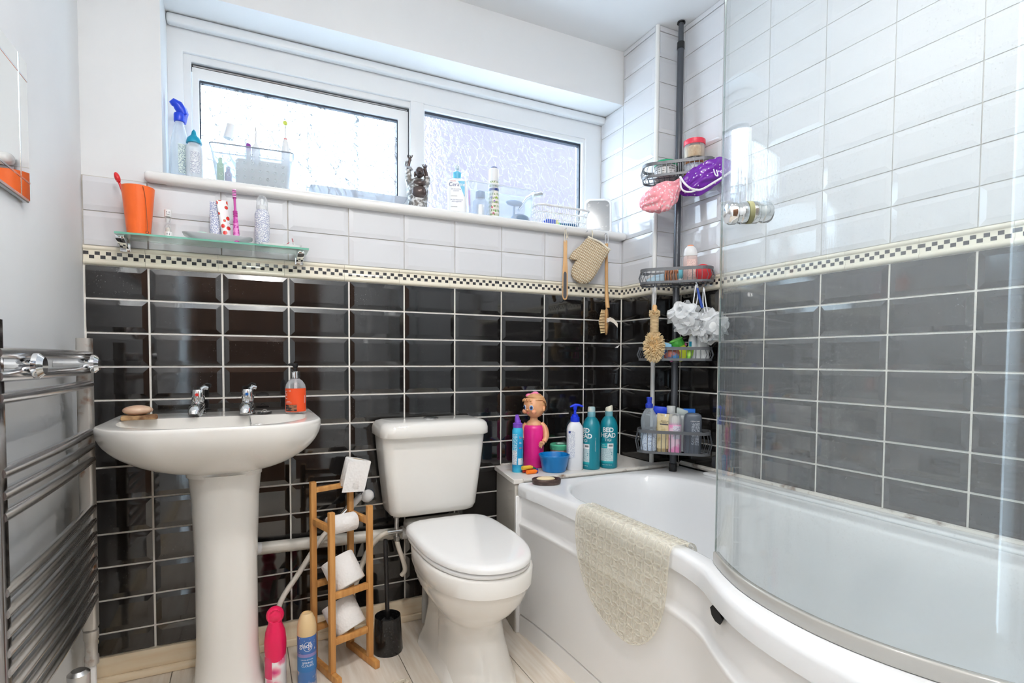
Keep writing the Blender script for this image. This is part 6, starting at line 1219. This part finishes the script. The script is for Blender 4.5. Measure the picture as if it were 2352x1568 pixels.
tissue = paper_mat(); card = pm('card_tube', srgb(190, 165, 130), .9)
def roll(label, loc, axis, R_=.050, L=.098, group='toilet rolls on the stand'):
    t = thing('toilet_roll', label, 'toilet roll', loc, group=group); M_ = axm(Vector(axis).normalized())
    part(G().lathe([(.021, -L/2), (R_-.003, -L/2), (R_, -L/2+.003), (R_, L/2-.003), (R_-.003, L/2), (.021, L/2), (.021, -L/2)], 36).xf(M_), 'paper', tissue, t, sharp=50)
    part(G().lathe([(.0208, -L/2+.001), (.0208, L/2-.001)], 24).xf(M_), 'tube', card, t); 
    return t
t = roll('toilet roll perched crookedly on top of the stand', (.770, -.128, .610), (.24, .05, .97), .044, .098)
part(G().add([(-.052, -.043, -.052), (.022, -.040, -.056), (.044, -.040, .046), (-.030, -.043, .049)], [(0, 1, 2, 3)]).map(lambda p: (p[0], p[1]-.003, p[2])), 'loose_sheet', tissue, t, sharp=None)
roll('nearly finished toilet roll on the upper spindle', tuple(SC + Vector((.002*cos(RS), 0, .4650))), (cos(RS), sin(RS), 0), .030, .095)
roll('toilet roll tilted on the middle shelf of the stand', tuple(SC + Vector((.004, -.006, .307))), (-.36, .46, .81), .054)
roll('toilet roll tilted on the lowest shelf of the stand', tuple(SC + Vector((.005, -.006, .162))), (-.36, .47, .81), .054)

# shower handset propped behind the stand
t = thing('shower_handset', 'white shower handset with a chrome grip propped behind the roll stand', 'shower head', (0, 0, 0))
part(G().lathe([(.020, -.012), (.0235, -.008), (.0235, .004), (.018, .014), (.006, .020)], 28).xf(axm(Vector((.30, -.75, -.40)), (.822, -.075, .513))), 'spray_head', white_pl, t)
part(G().tube([(.822+.0235*cos(a), -.078, .516+.0235*sin(a)) for a in [2*pi*k/28 for k in range(28)]], .0018, 6, closed=True), 'dark_band', rubber_dk, t)
part(G().tube(cr([(.818, -.070, .520), (.796, -.072, .510), (.772, -.075, .490), (.752, -.078, .473)], 4), [.012]*4 + [.0115]*4 + [.013]*5, 14), 'handle', white_pl, t)
part(G().tube([(.752, -.078, .473), (.724, -.081, .449)], [.0145, .0125], 16), 'grip_ring', chrome, t)
part(G().tube(cr([(.724, -.081, .449), (.69, -.085, .415), (.655, -.09, .378), (.59, -.105, .288), (.53, -.12, .205), (.512, -.128, .12), (.508, -.135, .06), (.505, -.14, .014)], 5), .0088, 10), 'hose', pm('pale_hose', srgb(226, 220, 210), .35), t)

# toilet brush
t = thing('toilet_brush', 'black plastic toilet brush in its tapered holder', 'toilet brush', (.866, -.188, 0), 0)
part(G().lathe([(.050, 0), (.0515, .004), (.044, .118), (.0435, .122), (.041, .122), (.040, .118), (.046, .008), (0, .006)], 36), 'holder', pm('dusty_black_plastic', (.012, .012, .013), .22, var=((.06, .06, .06), 180, .62, .7)), t, sharp=50)
part(G().lathe([(.020, .030), (.026, .05), (.026, .098), (.018, .108)], 20), 'bristle_head', pm('black_bristle', (.02, .02, .02), .8, bump=(400, 1)), t)
part(G().tube([(0, 0, .10), (-.003, .002, .25), (-.006, .004, .378), (-.006, .004, .384)], [.0075, .0078, .0082, .007], 12), 'handle', black_pl, t)

# air freshener cans
def flower_mat():
    m, nt, out = nodes_of('rose_print'); b = principled(nt, srgb(248, 240, 242), .3); tc = N(nt, 'ShaderNodeTexCoord'); wn = N(nt, 'ShaderNodeTexNoise'); wn.inputs['Scale'].default_value = 30; nt.links.new(tc.outputs['Object'], wn.inputs[0])
    ad = N(nt, 'ShaderNodeVectorMath', operation='MULTIPLY_ADD'); ad.inputs[1].default_value = (.03, .03, .03); nt.links.new(wn.outputs['Color'], ad.inputs[0]); nt.links.new(tc.outputs['Object'], ad.inputs[2])
    vo = N(nt, 'ShaderNodeTexVoronoi'); vo.inputs['Scale'].default_value = 28; nt.links.new(ad.outputs[0], vo.inputs[0]); r = N(nt, 'ShaderNodeValToRGB'); e = r.color_ramp.elements; e[0].position = .1; e[0].color = c4(srgb(225, 60, 130)); e[1].position = .62; e[1].color = c4(srgb(250, 246, 246)); x = e.new(.35); x.color = c4(srgb(240, 150, 175)); x = e.new(.5); x.color = c4(srgb(250, 225, 230))
    nt.links.new(vo.outputs[0], r.inputs[0]); nt.links.new(r.outputs[0], b.inputs['Base Color']); nt.links.new(b.outputs[0], out.inputs[0]); return m
t = bottle('air_freshener', 'air freshener can with rose print and a hot pink waisted top', 'spray can', (.507, -.258, 0), [(.029, 0), (.0305, .003), (.0305, .105), (.0300, .135)], flower_mat())
magenta = pm('hot_pink_top', srgb(240, 28, 92), .3)
part(G().lathe([(.0302, .118), (.0312, .128), (.0312, .150), (.028, .178), (.0195, .203), (.019, .212)], 32).map(lambda p: (p[0], p[1], p[2] - (.026*max(0, -p[1]/.031) if p[2] < .13 else 0))), 'cap', magenta, t, sharp=60)
part(G().sph((0, -.003, .228), (.0255, .0235, .0265), 28, 18, fn=lambda p: Vector((p.x, p.y + (.006 if p.y < -.02 else 0), p.z))), 'ball_top', magenta, t, sharp=60)
part(patch(.0305, -1.35, -.35, .045, .110, e=.0006), 'pink_panel', pm('raspberry_panel', srgb(226, 60, 110), .35), t); text('S', .010, dark_print, t, around(.0305, .02, .0008, -.7)); part(patch(.0305, .2, .75, .002, .014, e=.0006), 'leaf_print', pm('leaf_green', srgb(120, 180, 80), .4), t)
t = bottle('air_freshener', 'air freshener can with blue cloud print and a beige top', 'spray can', (.594, -.290, 0), [(.0262, 0), (.0275, .003), (.0275, .166), (.0265, .170)], pm('cloud_sky_print', srgb(70, 120, 185), .3, var=(srgb(236, 216, 214), 26, .50, .62)))
part(G().lathe([(.0278, .166), (.0282, .170), (.0278, .190), (.025, .208), (.0175, .226), (.014, .230), (.013, .226)], 30), 'cap', pm('beige_top', srgb(226, 196, 148), .3), t, sharp=50)
part(patch(.0275, -1.5, 1.5, .115, .167, e=.0004, n=22), 'night_sky', pm('dusk_blue', srgb(64, 108, 176), .35, var=(srgb(235, 215, 200), 130, .63, .66)), t); part(patch(.0275, -1.5, 1.5, .060, .105, e=.0005, n=22), 'name_band', pm('band_blue', srgb(52, 120, 185), .35), t); part(patch(.0275, -1.5, 1.5, .103, .117, e=.0003, n=22), 'lilac_band', pm('dusk_lilac', srgb(140, 130, 185), .35), t)
text('glade', .0200, silver_print, t, around(.0275, .141, .0010, -.12), space=.95); text('SPRING\nCLOUDS', .0090, silver_print, t, around(.0275, .084, .0010, .05)); text('LIMITED EDITION', .0045, silver_print, t, around(.0275, .098, .0010, 0)); part(G().tube([(.0285*sin(.1+.45*cos(a)), -.0285*cos(.1+.45*cos(a)), .138+.014*sin(a)) for a in [2*pi*k/28 for k in range(28)]], .0005, 5, closed=True), 'ring_mark', silver_print, t)

# ------------------------------------------------------------------ clear rubber bath mat draped over the bath edge
def mat_mesh():
    path = cr([(1.432, 0, .470), (1.419, 0, .520), (1.408, 0, .549), (1.395, 0, .5595), (1.370, 0, .5605), (1.352, 0, .5585), (1.3425, 0, .551), (1.3375, 0, .535), (1.3345, 0, .50), (1.3335, 0, .44), (1.3335, 0, .38), (1.3320, 0, .32), (1.3310, 0, .262)], 10)
    d = [0]
    for a, b in zip(path[:-1], path[1:]): d.append(d[-1] + (Vector(a)-Vector(b)).length)
    L = d[-1]; top = d[35]
    def at(s_):
        j = 0
        while j < len(d)-2 and d[j+1] < s_: j += 1
        f = (s_-d[j])/max(1e-9, d[j+1]-d[j]); p = Vector(path[j])*(1-f) + Vector(path[j+1])*f; tg = (Vector(path[min(j+1, len(path)-1)])-Vector(path[max(0, j-1)])).normalized(); n_ = Vector((-tg.z, 0, tg.x)); 
        if n_.x > 0 and s_ > top: n_ = -n_
        if n_.z < 0 and s_ <= top: n_ = -n_
        return p, n_
    NU, NV = 150, 170; g = G(); g.ring = []; p_ = .032; Rr = p_*.7071
    for j in range(NV+1):
        s_ = L*j/NV; h = s_/L; p, n_ = at(s_)
        z = p.z
        if s_ < top*1.2: yl, yr = -.640, -1.040; yl += -.035*(1-min(1, h*4))**2; yr += .04*(1-min(1, h*4))**2
        else:
            q = max(0, (.535-z)/.273); q = min(1, q); c_ = sqrt(max(0, 1-q**2.6)); m_ = -.872; yl = m_ + (.236)*c_; yr = m_ - (.160)*c_**1.0
            if q < .999: pass
        for i in range(NU+1):
            u = i/NU; y = yl + (yr-yl)*u; r_ = 0
            a, b_ = y/p_, s_/p_
            for ca in (math.floor(a), math.floor(a)+1):
                for cb_ in (math.floor(b_), math.floor(b_)+1):
                    dd = sqrt((a-ca)**2+(b_-cb_)**2)*p_; r_ = max(r_, 1-abs(dd-Rr)/.0034)
            edge_ = min(u, 1-u)*abs(yr-yl); eh = 1 if (edge_ < .006 or s_ > L-.006 or s_ < .006) else 0
            lift = .0005 + .0034*max(max(0, r_), eh*.7) + .0015*sin(y*40)*(.5 if s_ > top else .1)
            q_ = p + n_*(lift + .0012); g.v.append((q_.x, y, q_.z)); g.ring.append(max(max(0, r_), eh))
    for j in range(NV):
        for i in range(NU): k = j*(NU+1)+i; g.f.append((k, k+1, k+NU+2, k+NU+1))
    return g
def mat_shader():
    m, nt, out = nodes_of('yellowed_clear_vinyl'); tr = N(nt, 'ShaderNodeBsdfTransparent'); tr.inputs[0].default_value = (.95, .93, .87, 1)
    b = principled(nt, srgb(232, 227, 212), .08, ior=1.5); lw = N(nt, 'ShaderNodeLayerWeight'); lw.inputs[0].default_value = .5
    mr = N(nt, 'ShaderNodeMapRange'); mr.inputs[3].default_value = .07; mr.inputs[4].default_value = .6; nt.links.new(lw.outputs['Facing'], mr.inputs[0]); at = N(nt, 'ShaderNodeAttribute'); at.attribute_name = 'ridge'; ma = N(nt, 'ShaderNodeMath', operation='MULTIPLY_ADD', use_clamp=True); ma.inputs[1].default_value = .34; nt.links.new(at.outputs['Fac'], ma.inputs[0]); nt.links.new(mr.outputs[0], ma.inputs[2]); mx = N(nt, 'ShaderNodeMixShader'); nt.links.new(ma.outputs[0], mx.inputs[0]); nt.links.new(tr.outputs[0], mx.inputs[1]); nt.links.new(b.outputs[0], mx.inputs[2]); nt.links.new(mx.outputs[0], out.inputs[0]); return m
t = thing('bath_mat', 'yellowed clear rubber bath mat with a ring pattern draped over the bath edge', 'bath mat'); gm = mat_mesh(); mo_ = part(gm, 'mat_sheet', mat_shader(), t, sharp=80)
at_ = mo_.data.attributes.new('ridge', 'FLOAT', 'POINT'); at_.data.foreach_set('value', gm.ring)

t = thing('rope_loop', 'loop of beige braided cord lying on the floor in front of the roll stand', 'rope', (.845, -.412, .007), radians(15))
part(G().tube([(.030*cos(a), .014*sin(a), .0015*sin(9*a)) for a in [2*pi*k/40 for k in range(40)]], [.0062 + .0012*(k % 2) for k in range(40)], 8, closed=True), 'braid', pm('beige_braid', srgb(214, 204, 186), .9, bump=(300, .6)), t)
